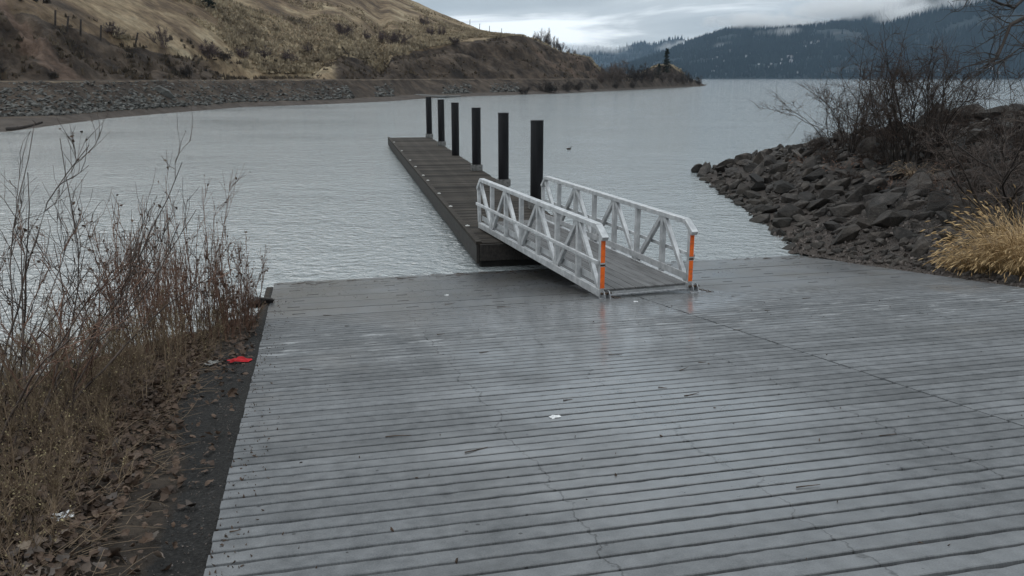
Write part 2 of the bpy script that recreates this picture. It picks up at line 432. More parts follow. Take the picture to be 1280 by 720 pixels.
def pile_mat():
    m, nd, lk, p = new_mat('black_pile_sleeve'); v = objc(nd); sp = nd.new('ShaderNodeSeparateXYZ'); lk.new(v, sp.inputs[0])
    mpn = nd.new('ShaderNodeMapping'); mpn.inputs['Scale'].default_value = (9, 9, 0.7); lk.new(v, mpn.inputs[0])
    n_ = noise(nd, lk, mpn.outputs[0], 1.0, 6.0, 0.7)
    c = ramp(nd, lk, n_, [(0.35, (0.003, 0.0033, 0.0045)), (0.6, (0.010, 0.010, 0.012)), (0.75, (0.022, 0.022, 0.023))])
    scale_ = ramp(nd, lk, M(nd, lk, 'ADD', sp.outputs[2], M(nd, lk, 'MULTIPLY', n_, 0.5)), [(0.25, 1.0), (0.75, 0.0)])   # dried scum above the waterline
    c = mix(nd, lk, M(nd, lk, 'MULTIPLY', scale_, 0.5), c, (0.075, 0.073, 0.066))
    drop = ramp(nd, lk, M(nd, lk, 'ADD', M(nd, lk, 'MULTIPLY', sp.outputs[2], 0.5), M(nd, lk, 'MULTIPLY', n_, 0.8)), [(1.66, 0.0), (1.74, 0.6)])
    c = mix(nd, lk, drop, c, (0.35, 0.35, 0.33))                                                                   # bird droppings run down from the cap
    lk.new(c, p.inputs['Base Color']); p.inputs['Roughness'].default_value = 0.48; p.inputs['Specular IOR Level'].default_value = 0.25
    bump(nd, lk, p, n_, 0.3, 0.01); return m
MAT['pile'] = pile_mat()
MAT['pile_grey'] = simple('scuffed_grey_sleeve', (0.06, 0.06, 0.06), (0.19, 0.19, 0.185), 12.0, 0.7)
MAT['white'] = simple('white_plastic', (0.42, 0.42, 0.40), (0.62, 0.62, 0.60), 12.0, 0.5)
def rock_mat():
    m, nd, lk, p = new_mat('dark_basalt')
    v = objc(nd); P_ = pos_of(nd); sp = nd.new('ShaderNodeSeparateXYZ'); lk.new(P_, sp.inputs[0])
    oi = nd.new('ShaderNodeObjectInfo')
    n1_ = noise(nd, lk, P_, 5.0, 8.0, 0.7); n2_ = noise(nd, lk, P_, 22.0, 5.0, 0.7); n3_ = noise(nd, lk, P_, 0.9, 3.0)
    c = ramp(nd, lk, n1_, [(0.3, (0.012, 0.0115, 0.011)), (0.55, (0.040, 0.037, 0.035)), (0.75, (0.088, 0.081, 0.076))])
    big = ramp(nd, lk, n3_, [(0.35, (0.75, 0.74, 0.75)), (0.65, (1.35, 1.25, 1.15))])
    c = mix(nd, lk, 1.0, c, big, 'MULTIPLY')
    k = M(nd, lk, 'ADD', M(nd, lk, 'MULTIPLY', oi.outputs['Random'], 1.1), 0.5)
    kc = nd.new('ShaderNodeCombineColor')
    for i in range(3): lk.new(k, kc.inputs[i])
    c = mix(nd, lk, 1.0, c, kc.outputs[0], 'MULTIPLY')
    lich = ramp(nd, lk, noise(nd, lk, P_, 9.0, 6.0, 0.75), [(0.60, 0.0), (0.68, 0.55)])
    c = mix(nd, lk, lich, c, (0.105, 0.102, 0.088))
    low = M(nd, lk, 'SUBTRACT', 1.0, M(nd, lk, 'DIVIDE', sp.outputs[2], 0.28), True)      # drift line of silt on the stones at the water
    c = mix(nd, lk, M(nd, lk, 'MULTIPLY', low, 0.6), c, (0.022, 0.021, 0.018))
    lk.new(c, p.inputs['Base Color']); p.inputs['Roughness'].default_value = 0.72; p.inputs['Specular IOR Level'].default_value = 0.25
    bump(nd, lk, p, M(nd, lk, 'ADD', n1_, M(nd, lk, 'MULTIPLY', n2_, 0.35)), 1.0, 0.07)
    return m
MAT['rock'] = rock_mat()
MAT['rock_grey'] = simple('grey_riprap', (0.020, 0.020, 0.019), (0.155, 0.153, 0.143), 1.2, 0.8, bscale=4, bstr=0.6, bdist=0.06, rnd=0.55, detail=6)
MAT['bark_red'] = simple('red_brown_twigs', (0.070, 0.038, 0.027), (0.20, 0.118, 0.084), 4.0, 0.7, rnd=0.2)
MAT['bark_grey'] = simple('grey_brown_twigs', (0.038, 0.029, 0.025), (0.115, 0.090, 0.078), 4.0, 0.75, rnd=0.2)
MAT['bark_dark'] = simple('dark_twigs', (0.016, 0.013, 0.012), (0.045, 0.036, 0.031), 4.0, 0.75, rnd=0.2)
MAT['weed'] = simple('dry_weed', (0.075, 0.053, 0.036), (0.27, 0.20, 0.135), 5.0, 0.8, rnd=0.15)
MAT['seed'] = simple('pale_seed_heads', (0.20, 0.165, 0.085), (0.40, 0.34, 0.20), 9.0, 0.8)
MAT['deadleaf'] = simple('brown_dead_leaves', (0.034, 0.023, 0.018), (0.115, 0.076, 0.053), 6.0, 0.7, coord='world')
MAT['gold'] = simple('golden_dry_grass', (0.19, 0.115, 0.045), (0.56, 0.40, 0.21), 5.0, 0.65, lo=0.38, hi=0.62)
MAT['conifer'] = simple('conifer_needles', (0.006, 0.010, 0.008), (0.022, 0.030, 0.022), 3.0, 0.8)
MAT['red_cloth'] = simple('red_fabric', (0.26, 0.004, 0.008), (0.48, 0.010, 0.018), 12.0, 0.7)
MAT['paper'] = simple('white_litter', (0.55, 0.56, 0.57), (0.82, 0.83, 0.84), 14.0, 0.6)
MAT['duck'] = simple('duck_plumage', (0.018, 0.015, 0.013), (0.05, 0.04, 0.034), 12.0, 0.7)
MAT['house_wall'] = simple('house_wall', (0.22, 0.22, 0.23), (0.42, 0.42, 0.43), 0.2, 0.8, rnd=0.4)
MAT['house_roof'] = simple('house_roof', (0.09, 0.09, 0.10), (0.3, 0.3, 0.31), 0.2, 0.8, rnd=0.5)

def leaf_mat(name, c1, c2):                   # each leaf its own shade of brown
    m, nd, lk, p = new_mat(name)
    oi = nd.new('ShaderNodeObjectInfo')
    c = ramp(nd, lk, oi.outputs['Random'], [(0.0, c1), (0.4, (0.075, 0.058, 0.047)), (0.65, tuple((a + b) / 2 * 0.7 for a, b in zip(c1, c2))), (0.9, (0.16, 0.125, 0.10)), (0.94, c2), (1.0, (0.30, 0.26, 0.21))])
    n = noise(nd, lk, objc(nd), 30.0, 3.0)
    c = mix(nd, lk, 1.0, c, ramp(nd, lk, n, [(0.3, 0.6), (0.7, 1.15)]), 'MULTIPLY')
    lk.new(c, p.inputs['Base Color']); p.inputs['Roughness'].default_value = 0.6
    return m
MAT['leaf'] = leaf_mat('fallen_leaf', (0.034, 0.022, 0.017), (0.17, 0.098, 0.055))

def attr_mat(name, fn, rough=0.9, bs=None):
    m, nd, lk, p = new_mat(name)
    at = nd.new('ShaderNodeVertexColor'); at.layer_name = 'zone'
    sp = nd.new('ShaderNodeSeparateColor'); lk.new(at.outputs[0], sp.inputs[0])
    c, h = fn(nd, lk, sp.outputs)
    lk.new(c, p.inputs['Base Color']); p.inputs['Roughness'].default_value = rough
    p.inputs['Specular IOR Level'].default_value = 0.2
    if h is not None: bump(nd, lk, p, h, bs[0], bs[1])
    return m
def hill_fn(nd, lk, z):                       # R bank soil, G red slide, B mud / gravel
    P_ = pos_of(nd)
    n1_ = noise(nd, lk, P_, 0.055, 5.0, 0.6, 0.5); n2_ = noise(nd, lk, P_, 0.6, 6.0, 0.7); n3_ = noise(nd, lk, P_, 0.20, 5.0, 0.65)
    mps = nd.new('ShaderNodeMapping'); mps.inputs['Scale'].default_value = (0.09, 0.09, 0.12); lk.new(P_, mps.inputs[0])
    n4_ = noise(nd, lk, mps.outputs[0], 1.0, 6.0, 0.65, 0.8)
    grass = ramp(nd, lk, M(nd, lk, 'ADD', M(nd, lk, 'MULTIPLY', n1_, 0.45), M(nd, lk, 'MULTIPLY', n4_, 0.55)), [(0.36, (0.050, 0.037, 0.027)), (0.45, (0.125, 0.088, 0.056)), (0.53, (0.235, 0.178, 0.112)), (0.62, (0.31, 0.258, 0.175))])
    grass = mix(nd, lk, 1.0, grass, ramp(nd, lk, n2_, [(0.3, 0.45), (0.7, 1.35)]), 'MULTIPLY')
    soil = ramp(nd, lk, n3_, [(0.36, (0.020, 0.015, 0.012)), (0.5, (0.050, 0.037, 0.028)), (0.66, (0.100, 0.076, 0.057))])
    soil = mix(nd, lk, 1.0, soil, ramp(nd, lk, n2_, [(0.3, 0.5), (0.7, 1.3)]), 'MULTIPLY')
    red = ramp(nd, lk, n2_, [(0.35, (0.050, 0.034, 0.026)), (0.5, (0.095, 0.064, 0.048)), (0.7, (0.150, 0.105, 0.080))])
    mud = ramp(nd, lk, n2_, [(0.3, (0.045, 0.037, 0.032)), (0.7, (0.095, 0.080, 0.070))])
    e1 = M(nd, lk, 'ADD', z[0], M(nd, lk, 'MULTIPLY', M(nd, lk, 'SUBTRACT', n3_, 0.5), 1.1))
    c = mix(nd, lk, ramp(nd, lk, e1, [(0.38, 0.0), (0.62, 1.0)]), grass, soil)
    e2 = M(nd, lk, 'ADD', z[1], M(nd, lk, 'MULTIPLY', M(nd, lk, 'SUBTRACT', n3_, 0.5), 2.2))
    c = mix(nd, lk, ramp(nd, lk, e2, [(0.4, 0.0), (0.8, 0.9)]), c, red)
    c = mix(nd, lk, z[2], c, mud)
    return c, M(nd, lk, 'ADD', n2_, M(nd, lk, 'MULTIPLY', n3_, 1.5))
MAT['hill'] = attr_mat('hillside_grass_and_soil', hill_fn, 0.95, (0.9, 0.5))
def bank_fn(nd, lk, z):                       # R dark packed soil beside the ramp, G gravel
    P_ = pos_of(nd)
    a = noise(nd, lk, P_, 6.0, 6.0, 0.7); b = noise(nd, lk, P_, 45.0, 4.0, 0.7); g = noise(nd, lk, P_, 1.2, 4.0)
    litter = ramp(nd, lk, a, [(0.30, (0.014, 0.012, 0.010)), (0.5, (0.038, 0.030, 0.024)), (0.7, (0.080, 0.063, 0.048))])
    soil = ramp(nd, lk, b, [(0.35, (0.010, 0.010, 0.010)), (0.6, (0.030, 0.029, 0.028)), (0.78, (0.12, 0.118, 0.115))])  # also darkened to paint in the deep shade between the point's rocks
    soil = mix(nd, lk, 1.0, soil, ramp(nd, lk, g, [(0.3, 0.7), (0.7, 1.2)]), 'MULTIPLY')
    e1 = M(nd, lk, 'ADD', z[0], M(nd, lk, 'MULTIPLY', M(nd, lk, 'SUBTRACT', a, 0.5), 0.9))
    c = mix(nd, lk, ramp(nd, lk, e1, [(0.4, 0.0), (0.6, 1.0)]), litter, soil)
    grav = ramp(nd, lk, b, [(0.32, (0.016, 0.013, 0.012)), (0.5, (0.055, 0.045, 0.040)), (0.72, (0.17, 0.145, 0.13))])
    c = mix(nd, lk, z[1], c, grav)
    return c, M(nd, lk, 'ADD', b, M(nd, lk, 'MULTIPLY', a, 2.0))
MAT['bank'] = attr_mat('bank_soil_and_litter', bank_fn, 0.85, (0.8, 0.03))
def mtn_fn(nd, lk, z):
    P_ = pos_of(nd)
    a = noise(nd, lk, P_, 0.010, 6.0, 0.7); b = noise(nd, lk, P_, 0.0022, 4.0, 0.6)
    f = ramp(nd, lk, a, [(0.3, (0.007, 0.013, 0.017)), (0.7, (0.020, 0.030, 0.034))])
    cl = ramp(nd, lk, b, [(0.60, 0.0), (0.68, 0.5)])
    return mix(nd, lk, cl, f, (0.10, 0.095, 0.095)), None
MAT['mountain'] = attr_mat('forested_mountain', mtn_fn, 1.0)
MAT['far_tree'] = simple('far_conifer', (0.006, 0.011, 0.014), (0.018, 0.028, 0.031), 0.02, 1.0, coord='world', spec=0.0)
MAT['gravel_road'] = simple('gravel_road', (0.16, 0.125, 0.10), (0.30, 0.24, 0.20), 0.8, 0.95, coord='world')

def water_mat():
    m, nd, lk, p = new_mat('lake_water')
    P_ = pos_of(nd)
    mp1 = nd.new('ShaderNodeMapping'); mp1.inputs['Scale'].default_value = (1.15, 1.25, 1); mp1.inputs['Rotation'].default_value = (0, 0, 0.22); lk.new(P_, mp1.inputs[0])
    a = noise(nd, lk, mp1.outputs[0], 3.8, 4.0, 0.62, 0.3)
    mp2 = nd.new('ShaderNodeMapping'); mp2.inputs['Scale'].default_value = (0.75, 1.1, 1); mp2.inputs['Rotation'].default_value = (0, 0, -0.15); lk.new(P_, mp2.inputs[0])
    b = noise(nd, lk, mp2.outputs[0], 0.8, 3.0, 0.5)
    calm = ramp(nd, lk, noise(nd, lk, mp2.outputs[0], 0.07, 4.0), [(0.35, 0.55), (0.65, 1.25)])
    h = M(nd, lk, 'MULTIPLY', M(nd, lk, 'ADD', M(nd, lk, 'ADD', M(nd, lk, 'MULTIPLY', a, 0.105), M(nd, lk, 'MULTIPLY', noise(nd, lk, mp1.outputs[0], 1.35, 2.0, 0.5, 0.4), 0.055)), M(nd, lk, 'MULTIPLY', b, 0.06)), calm)
    bp = N(nd, 'ShaderNodeBump', i_Strength=1.0, i_Distance=1.0); lk.new(h, bp.inputs['Height'])
    p.inputs['Base Color'].default_value = (0.272, 0.302, 0.312, 1)
    p.inputs['Roughness'].default_value = 0.06
    p.inputs['IOR'].default_value = 1.8
    p.inputs['Specular IOR Level'].default_value = 1.0
    lk.new(bp.outputs[0], p.inputs['Normal'])
    return m
MAT['water'] = water_mat()

# ------------------------------------------------------------------ water
v = [(-900, -60, 0), (6500, -60, 0), (6500, 9000, 0), (-900, 9000, 0)]
tag(obj('water', mesh_np('water', v, None, [(0, 1, 2, 3)]), MAT['water']), 'wind rippled grey blue lake water', 'lake', kind='structure')

# ------------------------------------------------------------------ far shore: hillside built along the shoreline
def interp(tab, x): a = np.array(tab, float); return np.interp(x, a[:, 0], a[:, 1])
SHORE = [(-700, 168), (-300, 168), (0, 165), (60, 157), (130, 148), (200, 142), (300, 134), (400, 130.5), (480, 127), (540, 122.5), (600, 120), (700, 117), (780, 113), (840, 110), (880, 107.6), (884, 106.5)]
BEACH = [(-700, 12), (0, 12), (60, 5.5), (130, 2.5), (400, 2.5), (470, 9), (520, 11), (560, 6), (700, 7), (880, 5)]
BANK = [(-700, -300), (-200, -60), (0, 6), (30, 13), (85, 34), (140, 51), (180, 60), (240, 76), (285, 96), (300, 98), (390, 97), (408, 80), (430, 70), (455, 76), (478, 93), (490, 70), (520, 62), (560, 56), (610, 48), (632, 45), (652, 46), (670, 52), (700, 66), (735, 73), (752, 92), (775, 95), (800, 93), (812, 88), (822, 82), (838, 82), (848, 88), (858, 97), (868, 101), (880, 106), (884, 107)]
SKYL = [(-700, -500), (0, -260), (300, -140), (440, -45), (515, 0), (560, 20), (600, 37), (632, 44), (652, 45), (670, 51), (700, 65), (735, 72), (752, 91), (775, 94.5), (800, 92.5), (812, 87.5), (822, 81.5), (838, 81.5), (848, 87), (858, 96.5), (868, 100.5), (880, 105.8), (884, 106.8)]
PX = np.concatenate([np.arange(-560, 0, 8.0), np.arange(0, 884.5, 1.5)])
def el_of(px, py):
    a = px - 640.0; b = 360.0 - py
    yv = b * SIN + F * COS; zv = b * COS - F * SIN
    return zv / np.hypot(a, yv)
AZ = np.arctan2(PX - 640.0, np.full_like(PX, 1112.0))
ysh = interp(SHORE, PX)
R0 = -CAMH / el_of(PX, ysh)
bw = interp(BEACH, PX)
taper_spit = sstep(884, 845, PX)                # the spit thins out to the right
RDZ = 3.28 * (0.12 + 0.88 * taper_spit)
emb = 8.5 * (0.5 + 0.5 * taper_spit)
R1 = R0 + bw; R2 = R1 + emb; R3 = R2 + 4.5
elb, els_ = el_of(PX, interp(BANK, PX)), el_of(PX, interp(SKYL, PX))
hb_ = np.clip(interp([(-560, 16), (0, 15), (290, 10), (480, 14), (620, 22), (740, 16), (800, 14), (884, 6)], PX), 4, 40)
R4 = R3 + hb_
R5 = np.maximum(interp([(-560, 330), (0, 300), (440, 300), (560, 300), (632, 280), (700, 290), (884, 420)], PX), R4 + 4)
rows_r, rows_z, rows_zone = [], [], []
def add_row(r, z, zone): rows_r.append(r + 0 * PX); rows_z.append(z + 0 * PX); rows_zone.append(zone)
Z4 = np.maximum(CAMH + R4 * elb, RDZ * np.where(PX > 840, 0.9, 1.0) + 0.02)
for t in np.linspace(0, 1, 4)[:-1]: add_row(R0 - 8 * (1 - t), -1.6 * (1 - t), (0, 0, 1))
for t in np.linspace(0, 1, 7)[:-1]: add_row(R0 + bw * t, 0.45 * t * taper_spit + 0.12 * t, (0.3, 0, 1))
zb = 0.45 * taper_spit + 0.12
for t in np.linspace(0, 1, 14)[:-1]: add_row(R1 + emb * t, zb + (RDZ - zb) * t ** 0.95, (0.75, 0, 0.35 * (1 - t)))
for t in np.linspace(0, 1, 5)[:-1]: add_row(R2 + 4.5 * t, RDZ - 0.03, (0.2, 0, 0.9))
NB = 26
for t in np.linspace(0, 1, NB)[:-1]: add_row(R3 + hb_ * t, RDZ + (Z4 - RDZ) * t ** 0.9, (1.0 - 0.35 * sstep(0.8, 1.0, t), 0, 0))
for t in np.linspace(0, 1, 70):
    r = R4 + (R5 - R4) * t ** 1.25
    bankness = sstep(595, 640, PX) * 0.7
    add_row(r, CAMH + r * (elb + (els_ - elb) * t ** 0.8)  , (bankness + 0.45 * (1 - sstep(0.0, 0.06, t)), 0, 0))
for t in (0.1, 0.3, 0.6, 1.0): add_row(R5 + 60 * t, CAMH + R5 * els_ - 12 * t ** 1.5, (0.1, 0, 0))
HR = np.stack(rows_r); HZ = np.stack(rows_z)
zone = np.zeros((len(rows_r), len(PX), 3))
for i, zn in enumerate(rows_zone):
    for c_ in range(3): zone[i, :, c_] = zn[c_]
HX, HY = HR * np.sin(AZ)[None, :], HR * np.cos(AZ)[None, :]
# relief
ib0 = 3 + 6 + 13 + 4
rowi = np.arange(len(rows_r))[:, None]
bankmask = ((rowi >= ib0) & (rowi < ib0 + NB + 3)).astype(float)
hillmask = (rowi >= ib0 + NB).astype(float)
embmask = ((rowi > 9) & (rowi < 22)).astype(float)
gul = fbm(PX[None, :] / 26.0 + rowi * 0.10, rowi * 0.16, 4, 3)
HZ += bankmask * np.minimum(gul * 2.6, 0.9) * np.clip((Z4 - RDZ) / 5.0, 0, 1)[None, :] * np.sin(np.clip((rowi - ib0) / (NB + 2), 0, 1) * np.pi)
HZ += hillmask * (fbm(HX / 14, HY / 14, 4, 9) * 0.45 + fbm(HX / 2.2, HY / 2.2, 3, 5) * 0.16) * sstep(0, 6, rowi - ib0 - NB)
HZ += embmask * fbm(HX / 1.6, HY / 1.6, 3, 15) * 0.22
# reddish slide scar on the near spur
tt = np.clip((rowi - ib0) / NB, 0, 1.2)
cxs = 84 - 68 * tt + 9 * fbm(rowi / 5.0 + 0 * PX[None, :], PX[None, :] / 40.0, 3, 77); zone[..., 1] = np.where(rowi >= ib0, np.clip(1.25 - np.abs(PX[None, :] - cxs) / (34 - 24 * tt), 0, 1) * (tt < 1.05) * (PX[None, :] < 200), 0)
# soil patches along the top of the cliff and red bank further right
zone[..., 1] = np.maximum(zone[..., 1], np.where((rowi >= ib0) & (rowi < ib0 + NB), 0.42 * sstep(640, 690, PX)[None, :] * sstep(770, 740, PX)[None, :], 0))
# grassy flat and mounds
gm = np.where((rowi >= ib0) & (rowi < ib0 + NB), np.clip(sstep(255, 300, PX) * sstep(440, 405, PX), 0, 1)[None, :] * np.ones_like(tt), 0)
zone[..., 0] = zone[..., 0] * (1 - 0.75 * gm)
sm = np.where(rowi >= ib0, sstep(805, 815, PX) * sstep(860, 845, PX), 0)
zone[..., 0] = np.where(tt > 0.85, zone[..., 0] * (1 - 0.8 * sm), zone[..., 0])
HG = np.stack([HX, HY, HZ], -1)
hill = mesh_np('hillside', HG.reshape(-1, 3), None, grid_quads(*HX.shape)[:, ::-1], True)
add_attr(hill, 'zone', zone.reshape(-1, 3))
hillo = tag(obj('hillside', hill, MAT['hill']), 'dry grass hillside with eroded brown banks across the cove', 'hill', kind='structure')
HPX, HPY = project(HG)
def far_at(px, py, r_lo=0):
    c_ = int(np.argmin(np.abs(PX - px)))
    ypx = HPY[:, c_]
    for i in range(max(3, r_lo), len(ypx) - 1):
        if ypx[i + 1] <= py:
            f = np.clip((ypx[i] - py) / max(ypx[i] - ypx[i + 1], 1e-6), 0, 1)
            return HG[i, c_] * (1 - f) + HG[i + 1, c_] * f
    return HG[-5, c_]
# gravel road along the top of the embankment
keep = PX < 770
ri = np.stack([R2 + 0.4, R2 + 4.1])[:, keep]
rd = np.stack([ri * np.sin(AZ[keep]), ri * np.cos(AZ[keep]), np.stack([RDZ, RDZ])[:, keep] + 0.02], -1)
tag(obj('gravel_road', mesh_np('gravel_road', rd.reshape(-1, 3), None, grid_quads(2, keep.sum())[:, ::-1]), MAT['gravel_road']), 'narrow gravel road along the top of the far embankment', 'road', kind='structure')

# ------------------------------------------------------------------ rocks
def rock_mesh(seed, flat=0.55, n=22, ang=0.35):
    rng = np.random.default_rng(seed)
    p = norm(rng.normal(0, 1, (n, 3))) * rng.uniform(0.8, 1.05, (n, 1))
    p[:, 2] *= flat; p[:, 1] *= rng.uniform(0.6, 0.9)
    for _ in range(3):                            # cleave with planes
        d = norm(rng.normal(0, 1, 3)); c_ = rng.uniform(0.35, 0.65)
        h = p @ d; p = p - np.outer(np.maximum(h - c_ * (flat + 0.35), 0), d)
    bm = bmesh.new()
    for q in p * 0.5: bm.verts.new(q)
    bmesh.ops.convex_hull(bm, input=bm.verts[:])
    for vv in [vv for vv in bm.verts if not vv.link_faces]: bm.verts.remove(vv)
    bmesh.ops.dissolve_limit(bm, angle_limit=ang, verts=bm.verts[:], edges=bm.edges[:])
    bmesh.ops.bevel(bm, geom=bm.edges[:], offset=0.012, segments=1, affect='EDGES', clamp_overlap=True)
    bmesh.ops.triangulate(bm, faces=bm.faces[:])
    me = bpy.data.meshes.new('rock'); bm.to_mesh(me); bm.free(); me.update()
    return me
def mesh_arrays(me):
    v_ = np.zeros(len(me.vertices) * 3); me.vertices.foreach_get('co', v_)
    t_ = np.zeros(len(me.polygons) * 3, np.int32); me.polygons.foreach_get('vertices', t_)
    return v_.reshape(-1, 3), t_.reshape(-1, 3)
def eul(a, b, c): return np.array(Matrix.Rotation(c, 3, 'Z') @ Matrix.Rotation(b, 3, 'Y') @ Matrix.Rotation(a, 3, 'X'))
def joined(name, arrs, places, m):               # places: (variant, loc, rotation matrix, scale)
    vs_, ts_, o = [], [], 0
    for k, loc, R, s in places:
        v_, t_ = arrs[k]; vs_.append((v_ * s) @ R.T + loc); ts_.append(t_ + o); o += len(v_)
    return mesh_np(name, np.concatenate(vs_), np.concatenate(ts_))
ROCKS = [rock_mesh(100 + i, [0.45, 0.55, 0.7, 0.4][i % 4]) for i in range(14)]
ROCKA = [mesh_arrays(m_) for m_ in ROCKS]
PEB = [rock_mesh(300 + i, 0.6, 9, 0.6) for i in range(5)]
PEBA = [mesh_arrays(m_) for m_ in PEB]
ROCKG = []
for m_ in ROCKS:
    c_ = m_.copy(); c_.materials.append(MAT['rock_grey']); ROCKG.append(c_)
for m_ in ROCKS: m_.materials.append(MAT['rock'])

# riprap on the far embankment
cand = []
for k in range(5200):
    x = RNG.uniform(-60, 760); w = RNG.uniform(0, 1) ** 1.9
    i = 9 + w * (12.5 if x < 420 else 9)
    if x > 400 and vnoise(np.array(x / 30.0), np.array(0.0), 44) < 0.36: continue
    c_ = int(np.argmin(np.abs(PX - x))); i0 = int(i); f = i - i0
    p = HG[i0, c_] * (1 - f) + HG[i0 + 1, c_] * f
    sz = (0.15 + 0.5 * RNG.uniform() ** 1.6) * (1.25 - 0.5 * w) * (1.0 if x < 420 else 1.5)
    cand.append((sz / np.linalg.norm(p[:2]), p, sz))
cand.sort(key=lambda c_: -c_[0])
stuff_pl = []
for j, (_, p, sz) in enumerate(cand):
    k = int(RNG.integers(0, 14)); e_ = (RNG.uniform(-.5, .5), RNG.uniform(-.5, .5), RNG.uniform(0, 6.3))
    s3 = np.array([sz * RNG.uniform(0.9, 1.7), sz, sz * RNG.uniform(0.7, 1.1)])
    if j < 280: obj('rock', ROCKG[k], None, hillo, p, e_, s3)
    else: stuff_pl.append((k, p, eul(*e_), s3))
m_ = joined('small_rocks', ROCKA, stuff_pl, None)
tag(obj('small_rocks', m_, MAT['rock_grey'], hillo), kind='stuff')
bo = far_at(204, 119)
tag(obj('boulder', ROCKG[2], None, None, bo + np.array([0, 0, 0.25]), (0.3, 0.5, 0.6), (2.6, 2.0, 2.0)), 'large dark grey boulder sitting high on the far embankment below the road', 'boulder')

# ------------------------------------------------------------------ hill vegetation
def tuft_mesh(places, rng, blades=4):            # places: (p, h, w)
    P_ = np.array([a for a, _, _ in places]); H_ = np.array([b for _, b, _ in places]); W_ = np.array([c for _, _, c in places])
    n = len(P_); vs_, qs_ = [], []
    for b in range(blades):
        a = rng.uniform(0, 6.28, n); d = np.stack([np.cos(a), np.sin(a), np.zeros(n)], 1); sd_ = np.stack([-np.sin(a), np.cos(a), np.zeros(n)], 1)
        c0 = P_ + d * (W_ * rng.uniform(0, .6, n))[:, None]
        tip = c0 + d * (W_ * rng.uniform(0, .5, n))[:, None] + np.array([0, 0, 1.]) * (H_ * rng.uniform(.6, 1.1, n))[:, None]
        hw = (W_ * .42)[:, None]
        v_ = np.stack([c0 - sd_ * hw, c0 + sd_ * hw, tip], 1).reshape(-1, 3)
        v_[:, 2] -= 0.03
        vs_.append(v_)
    v_ = np.concatenate(vs_); return v_, np.arange(len(v_)).reshape(-1, 3)
pl_g = []
hr0 = ib0 + NB
for k in range(56000):
    c_ = int(RNG.integers(50, len(PX) - 20)); fi = (62 if PX[c_] > 330 else 26) * RNG.uniform() ** 1.5; i = int(hr0 + fi); fi -= int(fi)
    if PX[c_] > 640 and RNG.uniform() < 0.7: continue
    p = HG[i, c_] * (1 - fi) + HG[i + 1, c_] * fi + RNG.normal(0, 0.4, 3) * np.array([1, 1, 0])
    if fbm(np.array(p[0] / 18), np.array(p[1] / 18), 3, 21) < -0.12: continue
    pl_g.append((p - np.array([0, 0, .05]), RNG.uniform(0.2, 0.75), RNG.uniform(0.2, 0.7)))
v_, t_ = tuft_mesh(pl_g, RNG, 3)
def tuft_mat(name, c1, c2, scale):
    return simple(name, c1, c2, scale, 0.9, coord='world', detail=6)
MAT['hill_grass'] = tuft_mat('pale_bunch_grass', (0.095, 0.073, 0.050), (0.40, 0.335, 0.232), 0.32)
me = mesh_np('hill_grass', v_, t_)
tag(obj('hill_grass', me, MAT['hill_grass']), 'pale dry bunch grass covering the hillside across the cove', 'grass', kind='stuff')
# dark sage and heather clumps on the banks
pl_b = []
for k in range(3000):
    i = int(ib0 + RNG.integers(1, NB + 4)); c_ = int(RNG.integers(60, len(PX) - 30))
    x = PX[c_]
    if zone[i, c_, 1] > 0.5: continue
    if fbm(np.array(x / 22.0), np.array(i / 5.0), 3, 31) < 0.0: continue
    p = HG[i, c_]
    pl_b.append((p + RNG.normal(0, .5, 3) * np.array([1, 1, 0]) - np.array([0, 0, .15]), RNG.uniform(0.25, 0.8), RNG.uniform(0.2, 0.7)))
v_, t_ = tuft_mesh(pl_b, RNG, 6)
MAT['sage'] = tuft_mat('dark_sage', (0.024, 0.019, 0.014), (0.115, 0.090, 0.064), 0.45)
tag(obj('bank_scrub', mesh_np('bank_scrub', v_, t_), MAT['sage']), 'dark low scrub dotted over the eroded banks across the cove', 'scrub', kind='stuff')

def far_bush(seed, dense=1.0):
    st, tw_, _ = shrub_meshes(seed, stems=int(11 * dense), h=1.0, base_r=0.22, lean=0.5, wob=0.16, r=0.014, per1=8, per2=7, l1=0.5, l2=0.5, spread=0.7, tw=0.0045, t0=0.1)
    return vq('far_stems', st), vq('far_twigs', tw_)
FB = [far_bush(40 + i, 1.0 + 0.3 * (i % 3)) for i in range(5)]
MAT['bark_purple'] = simple('purple_grey_twigs', (0.045, 0.032, 0.034), (0.10, 0.075, 0.075), 2.0, 0.8, rnd=0.25)
FBM = {}
def bush(px, py, h, label, group=None, kind='bark_purple', wide=1.0, cat='shrub', name='bare_shrub', r_lo=0, p=None):
    p = far_at(px, py, r_lo) if p is None else p
    h *= random.uniform(0.55, 0.8); wide *= random.uniform(0.9, 1.35)
    k = random.randrange(5)
    if (k, kind) not in FBM:
        a, b = FB[k][0].copy(), FB[k][1].copy(); a.materials.append(MAT[kind]); b.materials.append(MAT[kind]); FBM[(k, kind)] = (a, b)
    a, b = FBM[(k, kind)]
    o = empty(name, p, (0, 0, random.uniform(0, 6.28)), label, cat, group, (h * wide, h * wide, h))
    obj('stems', a, None, o); tag(obj('twigs', b, None, o), kind='stuff')
    return o
g = 'bare shrubs on the hillside meadow'
bush(262, 72, 4.6, 'largest purplish bare shrub on the far hillside meadow above the spur', None, 'bark_purple', 1.3)
bush(281, 75, 3.2, 'dark rounded shrub touching the purplish bare shrub on the hillside', None, 'bark_dark', 1.5)
